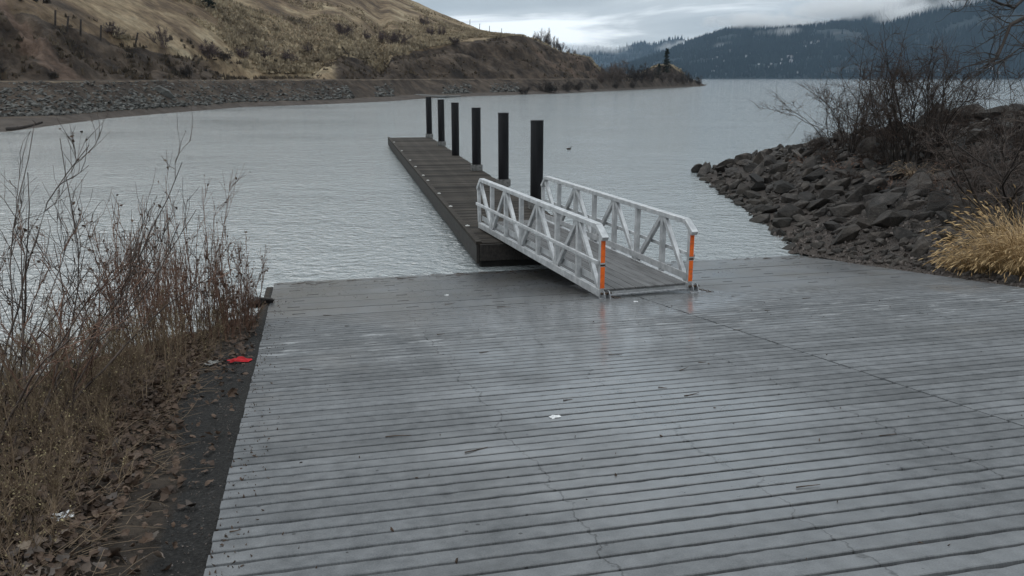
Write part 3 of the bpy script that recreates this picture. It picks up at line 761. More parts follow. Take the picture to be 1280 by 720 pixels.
for x, y, h in ((205, 58, 4.6), (332, 74, 3.8), (361, 77, 3.8), (146, 45, 3.0), (386, 66, 3.0), (305, 72, 2.6), (480, 53, 4.2), (490, 55, 4.4), (500, 55, 4.2), (533, 32, 4.0), (540, 44, 3.4), (552, 45, 3.6), (569, 56, 3.6), (460, 50, 3.4), (430, 44, 3.6)):
    bush(x, y, h, 'purplish grey bare shrub standing in the dry grass of the far hillside', g)
g = 'bushes at the foot of the far banks'
for x, y, h in ((-4, 97, 3.2), (66, 97, 1.6), (232, 97, 2.6), (690, 116, 4.2), (683, 115, 4.6), (708, 114, 4.0), (722, 113, 3.2), (742, 112, 3.0), (655, 118, 3.0), (770, 110.5, 3.4), (790, 110, 3.6)):
    bush(x, y, h, 'dark bare bush growing beside the far road embankment', g, 'bark_dark', 1.2)
g = 'bushes on the low spit'
for x, y, h in ((752, 103, 6), (760, 101, 7), (768, 101, 6.5), (776, 101, 7.5), (785, 101, 8), (793, 101, 7), (801, 102, 8), (808, 101, 8.5), (815, 101, 8), (828, 102, 6), (838, 102, 6), (846, 103, 6), (854, 104, 5)):
    bush(x, y, h, 'dense dark bare bush on the low spit below the conifer', g, 'bark_dark' if x % 2 else 'bark_grey', 0.9)
g = 'bare saplings on the spit tip'
for x, y, h in ((858, 103, 6.5), (864, 104, 5.5), (850, 101, 7)):
    bush(x, y, h, 'thin bare sapling on the outer end of the spit', g, 'bark_dark', 0.6, 'sapling', 'bare_sapling')
bush(875, 106, 6.0, 'round bare bush at the very tip of the spit over the water', None, 'bark_dark', 0.9)
g = 'bare trees behind the cliff'
for x, y, h in ((672, 62, 7.5), (679, 62, 9), (686, 64, 8.5), (693, 66, 8), (700, 68, 7), (709, 70, 4.5), (717, 71, 4)):
    c_ = int(np.argmin(np.abs(PX - x))); p = HG[-5, c_].copy(); p[2] -= 0.5
    bush(x, y, h * 0.8, 'spindly bare tree on the skyline behind the eroded cliff', g, 'bark_grey', 0.6, 'tree', 'bare_tree', p=p)
# conifers
def conifer(p, h, label, group=None, seed=0, m='conifer'):
    rng = np.random.default_rng(seed); o = empty('conifer_tree', p, (0, 0, rng.uniform(0, 6)), label, 'tree', group)
    tr = lathe('trunk', [(h * .022, -0.3), (h * .014, h * .5), (h * .003, h)], 7); obj('trunk', tr, MAT['bark_dark'], o)
    n = 150; t = rng.uniform(0.06, 1, n); a = rng.uniform(0, 6.28, n)
    ln = h * 0.25 * (1.02 - t) ** 0.75 * rng.uniform(0.5, 1.15, n) + 0.03 * h
    st = np.stack([0 * t, 0 * t, h * t], 1); d = np.stack([np.cos(a), np.sin(a), rng.uniform(-.25, .15, n)], 1)
    P_ = shoot(rng, st, d, ln, 5, 0.08, -0.03)
    s1, d1, _, _ = offshoots(rng, P_, 9, 0.1, 1.0, 0.6, -0.05)
    bits = leaf_bits(rng, s1 + d1 * 0.1, h * 0.055)
    mm = merge([tubes(P_, taper(n, 5, h * .004, h * .001), 3), bits])
    obj('crown', vq('crown', mm, False), MAT[m], o)
    return o
conifer(far_at(832, 92), 8.6, 'dark lone conifer standing on the knoll of the low spit', None, 5)
conifer(far_at(824, 98), 5.0, 'short dark conifer beside the lone tall conifer on the spit', None, 6)
conifer(far_at(268, 11), 5.0, 'solitary dark conifer high on the grassy hillside', None, 8)
# fence
def post_mesh():
    b = MB(); b.bar((0, 0, -0.3), (0, 0, 1.35), 0.13, 0.13, (0, 1, 0)); return b.mesh('post', 0.01)
PM = post_mesh(); PM.materials.append(MAT['bark_dark'])
for x, y, tilt in ((77, 32, .12), (90, 39, .2), (106, 43, .12), (131, 49.5, .14), (172, 57, .28)):
    p = far_at(x, y + 1)
    tag(obj('fence_post', PM, None, None, p, (0.0, tilt, 0.4), (1.5, 1.5, 1.25)), 'leaning dark wooden fence post on the crest above the brown slide scar', 'fence post', 'old fence posts along the spur')
for x in (588, 600, 612, 627):
    c_ = int(np.argmin(np.abs(PX - x)))
    tag(obj('fence_post', PM, None, None, HG[-5, c_], (0, 0.05, 0), 1.3), 'thin fence post on the sloping skyline of the grassy hill', 'fence post', 'skyline fence posts')

# driftwood at the left end of the far beach
dl = at_z(34, 163.5, 0.1)
def log_thing(p, L, r, rotz, label, m, name='driftwood_log'):
    rng = np.random.default_rng(int(L * 100)); o = empty(name, p, (0, 0, rotz), label, 'log')
    P_ = shoot(rng, np.array([[-L / 2, 0, r]]), np.array([[1., 0, 0.0]]), np.array([L]), 12, 0.05)
    obj('trunk', vq('log', tubes(P_, taper(1, 12, r, r * .55), 8)), MAT[m], o)
    s1, d1, _, _ = offshoots(rng, P_, 5, 0.2, 0.9, 0.7, 0.5)
    Pb = shoot(rng, s1, d1, np.full(5, L * .13), 4, 0.1)
    for k in range(5): obj('branch_stub', vq('stub', tubes(Pb[k:k + 1], taper(1, 4, r * .3, r * .1), 4)), MAT[m], o)
    return o
log_thing(dl, 2.6, 0.13, 0.1, 'dark driftwood log lying at the water edge of the mud beach', 'bark_dark')
log_thing(far_at(545, 121.5), 9.0, 0.28, 0.15, 'long pale driftwood log on the beach below the far road', 'pile_grey')
print('far shore done')

# ------------------------------------------------------------------ distant mountains
def mountain(name, shore, ridge, dist, depth, label, seed, amp, px0, px1, step=4.0):
    px = np.arange(px0, px1, step); az = np.arctan2(px - 640.0, 1112.0)
    ry = interp(ridge, px); el = el_of(px, ry)
    rows = []; nr = 46
    for i in range(nr):
        t = i / (nr - 1)
        r = dist + depth * t
        top = CAMH + (dist + depth) * el
        z = top * (t ** 0.85) - 3 * (1 - t)
        x, y = r * np.sin(az), r * np.cos(az)
        z = z + (fbm(x / 420, y / 420, 5, seed) * amp) * np.sin(np.pi * min(t * 1.0, 1.0)) * np.clip(top / 150, 0, 1)
        rows.append(np.stack([x, y, z], -1))
    for t in (0.3, 1.0):
        r = dist + depth * (1 + t * 0.5)
        rows.append(np.stack([r * np.sin(az), r * np.cos(az), (CAMH + (dist + depth) * el) * (1 - t)], -1))
    G = np.stack(rows)
    me = mesh_np(name, G.reshape(-1, 3), None, grid_quads(*G.shape[:2])[:, ::-1], True)
    add_attr(me, 'zone', np.zeros((len(me.vertices), 3)))
    o = tag(obj(name, me, MAT['mountain']), label, 'mountain', kind='structure')
    return G, o, px
RIDGE1 = [(700, 100), (770, 88), (800, 78), (835, 66), (870, 52), (905, 39), (930, 33), (960, 35), (1000, 34), (1040, 28), (1070, 21), (1110, 8), (1150, -4), (1200, -18), (1300, -42), (1500, -60), (1800, -40)]
RIDGE2 = [(560, 92), (640, 80), (690, 70), (715, 64), (740, 60), (765, 64), (785, 57), (800, 54), (815, 57), (835, 50), (850, 48), (868, 55), (900, 62), (960, 70), (1100, 80)]
G1, M1, MPX = mountain('mountain', None, RIDGE1, 3000, 1400, 'dark forested mountain rising behind the lake into low cloud', 4, 60, 690, 1800)
G2, M2, _ = mountain('far_mountain', None, RIDGE2, 5600, 1200, 'paler far ridge between the spit and the forested mountain', 14, 70, 540, 1100)
def forest(G, n, h0, name, label, seed):
    rng = np.random.default_rng(seed); ni, nc = G.shape[0] - 3, G.shape[1] - 1
    i = rng.uniform(0.3, ni, n); c_ = rng.uniform(0, nc, n); i0 = i.astype(int); c0 = c_.astype(int); fi, fc = (i - i0)[:, None], (c_ - c0)[:, None]
    p = (G[i0, c0] * (1 - fc) + G[i0, c0 + 1] * fc) * (1 - fi) + (G[i0 + 1, c0] * (1 - fc) + G[i0 + 1, c0 + 1] * fc) * fi
    dens = fbm(p[:, 0] / 160, (p[:, 1] + p[:, 2] * 3) / 160, 3, seed) ; p = p[dens > -0.28]; n = len(p)
    h = h0 * rng.uniform(0.6, 1.25, n); r = h * rng.uniform(0.16, 0.28, n)
    ang = np.arange(4) * np.pi / 2 + 0.4
    ring = p[:, None, :] + np.stack([np.cos(ang), np.sin(ang), 0 * ang], 1)[None] * r[:, None, None]
    tip = p + np.array([0, 0, 1.]) * h[:, None]
    v_ = np.concatenate([ring, tip[:, None]], 1).reshape(-1, 3); b = np.arange(n)[:, None] * 5
    t_ = np.stack([np.stack([b[:, 0] + k, b[:, 0] + (k + 1) % 4, b[:, 0] + 4], 1) for k in range(4)], 1).reshape(-1, 3)
    tag(obj(name, mesh_np(name, v_, t_), MAT['far_tree']), label, 'forest', kind='stuff')
forest(G1, 34000, 24, 'mountain_forest', 'conifer forest covering the dark mountain across the lake', 61)
forest(G2, 7000, 30, 'ridge_forest', 'conifer forest along the paler far ridge', 62)
def house_mesh(seed):
    b = MB(); b.box(-6, 6, -5, 5, -3, 5); w = b.mesh('wall')
    v_ = [(-6.6, -5.6, 5), (6.6, -5.6, 5), (6.6, 5.6, 5), (-6.6, 5.6, 5), (-6.6, 0, 9), (6.6, 0, 9)]
    r_ = bpy.data.meshes.new('roof'); r_.from_pydata(v_, [], [(0, 1, 5, 4), (2, 3, 4, 5), (0, 4, 3), (1, 2, 5), (0, 3, 2, 1)]); return w, r_
HWm, HRm = house_mesh(0); HWm.materials.append(MAT['house_wall']); HRm.materials.append(MAT['house_roof'])
rngh = np.random.default_rng(5)
for k in range(46):
    if k < 24: x, y = rngh.normal(930, 38), rngh.normal(76, 7)
    elif k < 36: x, y = rngh.uniform(890, 1290), rngh.uniform(91, 96)
    else: x, y = rngh.uniform(985, 1030), 0; y = 72 - (x - 985) * 0.55 + rngh.normal(0, 2)
    c_ = int(np.argmin(np.abs(MPX - x))); _, gy = project(G1[:-2, c_]); idx = np.where(gy <= y)[0]
    if not len(idx): continue
    p = G1[idx[0], c_]; s = rngh.uniform(0.4, 1.0)
    o = empty('house', p + np.array([0, -12, 3.0]), (0, 0, rngh.uniform(-.5, .5)), 'tiny pale house among the trees of the mountain across the lake', 'house', 'houses on the far mountainside', (s, s, s))
    obj('wall', HWm, None, o); obj('roof', HRm, None, o)
print('mountains done')
# ------------------------------------------------------------------ boat ramp
UL, UJ, UR = -0.52, 4.60, 9.82
SEND = 11.2
nS = math.sqrt(1 + SLOPE * SLOPE)
S_AX = Vector((-SU, CU, -SLOPE)) / nS
U_AX = Vector((CU, SU, 0)); N_AX = U_AX.cross(S_AX)
def ramp_matrix(u, s, lift=0.0):
    o = Vector(us(u, s, ramp_z(s))) + N_AX * lift
    return Matrix(((U_AX.x, S_AX.x, N_AX.x, o.x), (U_AX.y, S_AX.y, N_AX.y, o.y), (U_AX.z, S_AX.z, N_AX.z, o.z), (0, 0, 0, 1)))
b = MB()
def slab(b, u0, u1, s0, s1, z0, z1):
    pts = []
    for dz in (z0, z1):
        for (uu, ss) in ((u0, s0), (u1, s0), (u1, s1), (u0, s1)): pts.append(us(uu, ss, ramp_z(ss) + dz))
    b.hexa(pts)
slab(b, UL + 0.012, UR - 0.01, 0.40, 18.0, -0.30, -0.050)
rampo = tag(obj('boat_ramp', b.mesh('boat_ramp'), MAT['groove']), 'grey grooved concrete boat ramp sloping down into the lake', 'boat ramp', kind='structure')
b = MB(); slab(b, UL, UR, -14.0, 0.598, -0.31, 0.0)
obj('upper_slab', b.mesh('upper_slab'), MAT['concrete'], rampo)
PITCHS, GAP = 0.1455, 0.0205
def strip_mesh(L, seed, wd=PITCHS - GAP, n=72, jit=0.0011):
    rng = np.random.default_rng(seed); x = np.linspace(0, L, n)
    x[0] += abs(rng.normal(0, .006)); x[-1] -= abs(rng.normal(0, .006))
    j0 = rng.normal(0, jit, n); j1 = rng.normal(0, jit, n)
    for j in (j0, j1):                            # chipped places
        for c_ in rng.integers(0, n, 5): j[c_] += rng.uniform(0.002, 0.008) * (1 if j is j0 else -1)
    wave = np.interp(x, np.linspace(0, L, 5), rng.normal(0, 0.0015, 5))
    yy = np.stack([np.zeros(n) + wave, 0.003 + j0 + wave, 0.007 + j0 * 1.4 + wave, wd - 0.007 + j1 * 1.4 + wave, wd - 0.003 + j1 + wave, np.full(n, wd) + wave])
    zt = rng.normal(0, 0.0006, n)
    zz_ = np.stack([np.full(n, -0.058), np.full(n, -0.004), zt, zt, np.full(n, -0.004), np.full(n, -0.058)])
    G = np.stack([np.broadcast_to(x, yy.shape), yy, zz_], -1)
    q = grid_quads(6, n)
    caps = [(0, n, 2*n, 3*n), (0, 3*n, 4*n, 5*n), (n-1, 4*n-1, 3*n-1, 2*n-1), (n-1, 6*n-1, 5*n-1, 4*n-1)]
    return mesh_np('concrete_strip', G.reshape(-1, 3), None, np.concatenate([q, np.array(caps)]), False)
SL = [strip_mesh(UJ - 0.006 - UL, 500 + i) for i in range(6)]
SR = [strip_mesh(UR - UJ - 0.006, 520 + i) for i in range(6)]
s = 0.605; k = 0
while s < SEND:
    for lane, (u0, var, off) in enumerate(((UL, SL, 0.0), (UJ + 0.006, SR, 0.03))):
        o = obj('concrete_strip', random.choice(var), MAT['concrete'], rampo)
        o.matrix_basis = ramp_matrix(u0, s + off + random.uniform(-.003, .003), random.uniform(-0.0012, 0.0012))
    s += PITCHS; k += 1
SEND = s + 0.03
def plank_mesh(L, seed, wd=0.632):
    rng = np.random.default_rng(seed); b = MB(); y0, y1 = 0.27, 0.325
    b.box(0, L, 0, y0, -0.09, 0); b.box(0, L, y1, wd, -0.09, 0)
    cuts = [0.0]
    for c_ in np.linspace(0.12, 0.88, 4) * L + rng.normal(0, .12, 4): cuts += [c_ - 0.085, c_ + 0.085]
    cuts.append(L)
    for i in range(0, len(cuts), 2): b.box(cuts[i], cuts[i + 1], y0, y1, -0.09, 0)
    return b.mesh('ramp_plank')
PLK = [[plank_mesh(UJ - 0.006 - UL, 540 + i) for i in range(3)], [plank_mesh(UR - UJ - 0.006, 550 + i) for i in range(3)]]
s = SEND
while s < 17.3:
    for lane, u0 in enumerate((UL, UJ + 0.006)):
        o = obj('ramp_plank', random.choice(PLK[lane]), MAT['concrete'], rampo)
        o.matrix_basis = ramp_matrix(u0 + random.uniform(-.012, .004), s + random.uniform(-.004, .004), random.uniform(-0.003, 0.003) - 0.002)
    s += 0.65
def on_ramp(px, py):                             # sight line onto the ramp surface
    d = ray(px, py); dn = np.array(N_AX); c0 = np.array([0, 0, CAMH]); p0 = np.array(us(0, 0, ramp_z(0)))
    t = ((p0 - c0) @ dn) / (d @ dn); return c0 + d * t

# ------------------------------------------------------------------ banks beside the ramp
def grid_ground(name, U, S, hf, zf, label, m):
    UU, SS = np.meshgrid(U, S)
    X, Y = UU * CU - SS * SU, UU * SU + SS * CU
    Z = hf(X, Y)
    me = mesh_np(name, np.stack([X, Y, Z], -1).reshape(-1, 3), None, grid_quads(len(S), len(U)), True)
    add_attr(me, 'zone', zf(UU, SS, Z).reshape(-1, 3))
    return tag(obj(name, me, m), label, 'ground', kind='structure')
LSH = [(-14, -20), (3, -9.0), (6, -5.8), (8, -4.4), (9.9, -3.3), (11.5, -1.95), (12.6, -1.05), (13.8, -0.55), (15.5, -0.2)]
def hl(x, y):
    u, s = to_us(x, y); uw = interp(LSH, s); du = u - uw
    zt = np.maximum(RZ0 - SLOPE * s, 0.0) - 0.022
    inland = zt * (1 - np.exp(-np.maximum(du, 0) / 0.75))
    h = np.where(du > 0, inland, 0.45 * du)
    spill = fbm(s * 1.3, u * 1.3, 4, 73) * 0.016 - 0.012          # soil washed over the ragged ramp edge
    h = np.where(u > -0.66, (RZ0 - SLOPE * s) + spill - 0.16 * np.maximum(u + 0.53, 0), h)
    away = sstep(-0.62, -1.5, u)
    h = h + away * (fbm(x * 1.1, y * 1.1, 4, 71) * 0.07 + 0.03) * sstep(0, .6, du)
    return h + fbm(x * 9, y * 9, 2, 72) * 0.006
def zl(u, s, z):
    edge = -0.78 + 0.22 * sstep(8.6, 11.5, s) - 0.25 * sstep(5, 7, s) * (1 - sstep(8.2, 10, s))
    r = np.clip((u - edge) / 0.25 + 0.5, 0, 1); return np.stack([r, 0 * r, 0 * r], -1)
U = np.concatenate([np.arange(-16, -5, 0.25), np.arange(-5, -0.33, 0.04)]); S = np.concatenate([np.arange(-14, 2, 0.25), np.arange(2, 15, 0.06)])
banko = grid_ground('left_bank', U, S, hl, zl, 'dark soil and leaf litter bank left of the ramp', MAT['bank'])

POLY = [us(9.80, -14), us(9.80, 2), us(9.80, 8), us(9.80, 13.6), us(9.72, 16.0), (5.9, 18.4), (6.15, 23.2), (6.5, 29.0), (6.85, 33.2), (8.9, 36.6), (14, 38.8), (25, 40), (62, 43)]
PXY = np.array([(p[0], p[1]) for p in POLY]); PB = np.array([max(ramp_z(-14), 0), ramp_z(2), ramp_z(8), ramp_z(13.6), 0.0, 0, 0, 0, 0, 0, 0, 0, 0])
CLOSED = np.vstack([PXY, [(62, -16)]])
def inside(x, y):
    r = np.zeros(np.shape(x), bool); n = len(CLOSED)
    for i in range(n):
        x1, y1 = CLOSED[i]; x2, y2 = CLOSED[(i + 1) % n]
        if y1 == y2: continue
        c_ = (y1 > y) != (y2 > y); r ^= c_ & (x < (x2 - x1) * (y - y1) / (y2 - y1) + x1)
    return r
def hr_d(x, y):
    best = np.full(np.shape(x), 1e9); base = np.zeros(np.shape(x))
    for i in range(len(PXY) - 1):
        a, b_ = PXY[i], PXY[i + 1]; d = b_ - a
        t = np.clip(((x - a[0]) * d[0] + (y - a[1]) * d[1]) / (d @ d), 0, 1)
        dd = np.hypot(x - a[0] - t * d[0], y - a[1] - t * d[1]); m_ = dd < best
        best = np.where(m_, dd, best); base = np.where(m_, PB[i] * (1 - t) + PB[i + 1] * t, base)
    return np.where(inside(x, y), best, -best), base
CREST = [(0, 0.9), (7, 0.9), (9, 1.35), (11, 1.9), (12.5, 2.55), (14, 3.1), (18, 3.4), (60, 3.8)]
def hr(x, y):
    x = np.asarray(x, float); y = np.asarray(y, float)
    d, base = hr_d(x, y); cap = interp(CREST, x) * (0.82 + 0.18 * sstep(14, 22, y))
    rise = 0.10 * np.minimum(d, 0.8) + 0.37 * np.maximum(d - 0.8, 0)
    capr = np.maximum(cap - base, 0.35)
    rr = capr * (1 - np.exp(-rise / capr * 1.25))
    h = np.where(d > 0, base - 0.03 + rr, base - 0.03 + 0.5 * np.maximum(d, -3))
    h = h + np.where(d > 0.5, fbm(x * .7, y * .7, 4, 81) * 0.14 * sstep(.5, 2, d), 0)
    return h
def zr(u, s, z):
    X, Y = u * CU - s * SU, u * SU + s * CU
    d, _ = hr_d(X, Y); g_ = np.clip(1.3 - d / 3.0, 0, 1); return np.stack([np.clip(d / 1.5, 0, 1), g_ * 0.8, 0 * g_], -1)
U = np.concatenate([np.arange(4, 24, 0.14), np.arange(24, 70, 0.8)]); S = np.concatenate([np.arange(-14, 6, 0.5), np.arange(6, 42, 0.14)])
pointo = grid_ground('rocky_point', U, S, hr, zr, 'rocky point of dark gravel and soil right of the ramp', MAT['bank'])
# trim the sheet where it would lie over the ramp or far out under the lake
bm = bmesh.new(); bm.from_mesh(pointo.data)
kill = []
for vv in bm.verts:
    uu, ss = to_us(vv.co.x, vv.co.y)
    if (uu < 9.74 and ss < 15.7) or vv.co.z < -1.2 or vv.co.x > 60 or vv.co.y < -14.5: kill.append(vv)
bmesh.ops.delete(bm, geom=kill, context='VERTS'); bm.to_mesh(pointo.data); bm.free()

def hit(px, py, hf, tmin=2.0, tmax=60.0):
    d = ray(px, py); d = d / np.linalg.norm(d); t = np.linspace(tmin, tmax, 1800)
    P_ = np.array([0, 0, CAMH]) + d * t[:, None]; g_ = P_[:, 2] - hf(P_[:, 0], P_[:, 1])
    i = np.where(g_ < 0)[0]
    if not len(i): return None
    return P_[i[0]]
def ground_at(p, hf): return np.array([p[0], p[1], float(hf(np.array([p[0]]), np.array([p[1]]))[0])])
def px_len(n, p):                                # metres for n pixels at p
    dep = p[1] * COS - (p[2] - CAMH) * SIN; return n * dep / F

# rocks of the point: thrown biggest first so that they lie beside each other with gaps
cand = []; taken = np.zeros((0, 3))
def try_rock(x, y, z, sz, tight):
    global taken
    if len(taken) and np.any(np.hypot(taken[:, 0] - x, taken[:, 1] - y) < tight * (taken[:, 2] + sz)): return
    taken = np.vstack([taken, [x, y, sz]])
    cand.append((sz / math.hypot(x, y), np.array([x, y, z + 0.10 * sz]), sz))
for px_, py_, szp in ((1150, 245, 62), (1100, 262, 60), (1060, 270, 56), (1110, 285, 55), (1135, 283, 60), (1128, 300, 52), (1170, 262, 60), (1215, 232, 60), (1185, 300, 48), (1115, 308, 44), (1075, 250, 48), (1045, 240, 40), (1020, 262, 42), (1000, 262, 36), (980, 240, 40), (1150, 318, 40), (1205, 265, 52), (1095, 240, 46), (1080, 192, 40), (1050, 195, 30), (1165, 145, 46), (1215, 142, 50), (1235, 150, 46), (1195, 160, 52), (1180, 158, 48), (1205, 150, 56), (1172, 172, 44), (1245, 190, 46), (1220, 178, 46), (1255, 168, 44), (1180, 200, 40)):
    p = hit(px_, py_, hr)
    if p is None: continue
    try_rock(p[0], p[1], p[2] + .04, min(px_len(szp * .9, p), 1.25), 0.30)
for tries, lo, hi, tight in ((700, .55, .85, .40), (2600, .34, .55, .40), (6000, .20, .34, .38), (9000, .11, .20, .36)):
    X = RNG.uniform(5.5, 22, tries); Y = RNG.uniform(11.5, 39, tries); d_, _ = hr_d(X, Y); Zt = hr(X, Y); ppx, _ = project(np.stack([X, Y, Zt], -1))
    for i in range(tries):
        if d_[i] < 0.12 or ppx[i] > 1560: continue
        u_, s_ = to_us(X[i], Y[i])
        if u_ < 10.05 and s_ < 16: continue
        if d_[i] < 0.9 and s_ < 17.2 and hi > .4: continue
        if hi < .3 and math.hypot(X[i], Y[i]) > 30: continue
        try_rock(X[i], Y[i], Zt[i], RNG.uniform(lo, hi), tight)
cand.sort(key=lambda c_: -c_[0])
stuff_pl = []
for j, (_, p, sz) in enumerate(cand):
    k = int(RNG.integers(0, 14)); e_ = (RNG.normal(.2, .35), RNG.normal(-.32, .35), RNG.normal(0, 1.0))
    s3 = np.array([sz * RNG.uniform(1.1, 1.5), sz * RNG.uniform(.8, 1.1), sz * RNG.uniform(0.8, 1.25)])
    if j < 290: obj('rock', ROCKS[k], None, pointo, p, e_, s3)
    elif j < 4300: stuff_pl.append((k, p, eul(*e_), s3))
tag(obj('small_rocks', joined('small_rocks', ROCKA, stuff_pl, None), MAT['rock'], pointo), kind='stuff')
pl = []
n = 9000; X = RNG.uniform(5.8, 13, n); Y = RNG.uniform(11.5, 20, n); d_, _ = hr_d(X, Y); Zt = hr(X, Y)
for i in range(n):
    if d_[i] < 0.02 or d_[i] > 3.6: continue
    sz = RNG.uniform(0.03, 0.10) * (1 + 0.8 * (RNG.uniform() < 0.1))
    pl.append((int(RNG.integers(0, 5)), np.array([X[i], Y[i], Zt[i] + 0.005]), eul(*RNG.uniform(0, 6, 3)), sz * np.array([1.3, 1, .8])))
MAT['pebble'] = simple('beach_pebbles', (0.022, 0.018, 0.016), (0.15, 0.125, 0.112), 8.0, 0.6, coord='world', detail=1.0, spec=0.4)
tag(obj('pebbles', joined('pebbles', PEBA, pl, None), MAT['pebble'], pointo), kind='stuff')

# rocks on the left shore
for (u_, s_, sz) in ((-0.62, 12.9, .55), (-0.85, 12.5, .5), (-1.1, 12.3, .42), (-1.5, 11.9, .4), (-2.0, 11.3, .45), (-2.5, 10.6, .5), (-2.9, 10.0, .4), (-2.35, 8.9, .42), (-2.6, 8.4, .5), (-2.45, 8.0, .36), (-2.9, 9.2, .5), (-3.3, 8.8, .5), (-3.6, 8.2, .45), (-2.75, 7.75, .4), (-3.9, 7.6, .5), (-0.72, 12.2, .35), (-3.2, 7.4, .45)):
    x, y, _ = us(u_, s_); p = ground_at((x, y), hl); p[2] += 0.02
    obj('rock', ROCKS[random.randrange(14)], None, banko, p, (random.uniform(-.4, .4), random.uniform(-.4, .4), random.uniform(0, 6)), (sz * 1.25, sz, sz * .9))
print('banks done')

# ------------------------------------------------------------------ floating dock
DK = 0.48
c_n = at_z(595, 304, DK); c_f = at_z(484.5, 171.8, DK)
dv = (c_f - c_n)[:2]; DL = float(np.hypot(*dv)); DH = math.atan2(-dv[0], dv[1]); DW = 2.26
dock = empty('floating_dock', (c_n[0], c_n[1], 0), (0, 0, DH), 'long weathered plank floating dock with dark sides beside black piles', 'dock')
def dock_pt(lx, ly, z): return np.array([c_n[0] + lx * math.cos(DH) - ly * math.sin(DH), c_n[1] + lx * math.sin(DH) + ly * math.cos(DH), z])
def dock_local(p): q = p[:2] - c_n[:2]; return q[0] * math.cos(DH) + q[1] * math.sin(DH), -q[0] * math.sin(DH) + q[1] * math.cos(DH)
pw = 0.142
PLM = []
for i in range(8):
    b = MB(); b.box(random.uniform(0.115, 0.125), DW - 0.02 + random.uniform(-.045, .03), 0, pw - 0.012, -0.042, random.uniform(-0.004, 0.002)); PLM.append(b.mesh('deck_plank', 0.004))
npl = int(DL / pw)
for i in range(npl):
    obj('deck_plank', random.choice(PLM), MAT['wood'], dock, (0, i * pw, DK + random.uniform(-.002, .002)))
for nm, bx in (('bull_rail', (0.0, 0.112, 0, DL, DK - 0.04, DK + 0.028)), ('side_fascia', (0.008, 0.07, 0.003, DL - 0.003, DK - 0.40, DK - 0.042)), ('side_fascia', (DW - 0.16, DW - 0.09, 0.1, DL - 0.1, DK - 0.40, DK - 0.045)), ('end_fascia', (0.072, DW - 0.1, -0.055, -0.003, DK - 0.34, DK - 0.02)), ('end_fascia', (0.072, DW - 0.1, DL + .003, DL + 0.05, DK - 0.34, DK - 0.02))):
    b = MB(); b.box(*bx); obj(nm, b.mesh(nm, 0.006), MAT['wood_dark'] if nm != 'bull_rail' else MAT['wood'], dock)
nf = 10
for i in range(nf):
    b = MB(); y0 = i * DL / nf + 0.06; b.box(0.09, DW - 0.2, y0, y0 + DL / nf - 0.12, -0.35, DK - 0.06); obj('float', b.mesh('float', 0.03), MAT['float'], dock)
for zx, zy in ((67, 212), (95, 246), (133, 283), (155, 308), (185, 342), (203, 362), (243, 413), (283, 464), (345, 540)):
    px_, py_ = 470 + zx / 3.132, 110 + zy / 3.132
    lx, ly = dock_local(at_z(px_, py_, DK + 0.03))
    b = MB(); b.box(-0.042, 0.042, -0.04, 0.04, 0, 0.012); b.box(-0.014, 0.014, -0.025, 0.025, 0.0125, 0.024)
    obj('white_edge_plate', b.mesh('white_edge_plate', 0.004), MAT['white'], dock, (max(lx, 0.10), ly, DK + 0.028))
# piles and their guide frames
PILES = [(537.4, 174), (552.7, 184), (569.6, 196), (595.8, 215), (630.6, 234.5), None]
PSH = lathe('shaft', [(0.0, -3.0), (0.152, -3.0), (0.152, 2.50), (0.150, 2.52)], 28)
PCP = lathe('cap', [(0.150, 2.521), (0.156, 2.525), (0.156, 2.555), (0.140, 2.565), (0.0, 2.567)], 28)
PSH.materials.append(MAT['pile']); PCP.materials.append(MAT['pile'])
plab = ['black round pile at the outer end of the dock', 'second black pile counted from the outer end of the dock', 'third black pile from the outer dock end, without a grey guide', 'fourth black pile counted from the outer end of the dock', 'black pile next inward of the one rising behind the gangway rail', 'tall black pile rising right behind the gangway handrail']
for i, q in enumerate(PILES):
    if q is not None: p = at_z(q[0], q[1] - 2, DK)
    else:
        lx5, ly5 = dock_local(at_z(*PILES[4], DK)); lx4 = lx5
        best = min(np.linspace(0, 10, 400), key=lambda t: abs(project(dock_pt(lx5, ly5 - t, 1.8))[0] - 671)); p = dock_pt(lx5, ly5 - best, DK)
    lx, ly = dock_local(p); lx = min(lx, DW - 0.12)
    p = dock_pt(lx, ly, 0)
    o = empty('dock_pile', (p[0], p[1], 0), (0, 0, random.uniform(0, 6)), plab[i], 'pile', 'piles along the dock')
    obj('shaft', PSH, None, o); obj('cap', PCP, None, o)
    if i != 2:
        b = MB(); r_ = 0.162; hgt = 0.20
        b.box(-r_, r_, -r_ - .02, -r_ + .015, 0, hgt); b.box(-r_, r_, r_ - .015, r_ + .02, 0, hgt); b.box(-r_ - .02, -r_ + .015, -r_ + .016, r_ - .016, 0, hgt); b.box(r_ - .015, r_ + .02, -r_ + .016, r_ - .016, 0, hgt)
        obj('pile_guide', b.mesh('pile_guide', 0.004), MAT['pile_grey'], dock, (lx, ly, DK + 0.004))

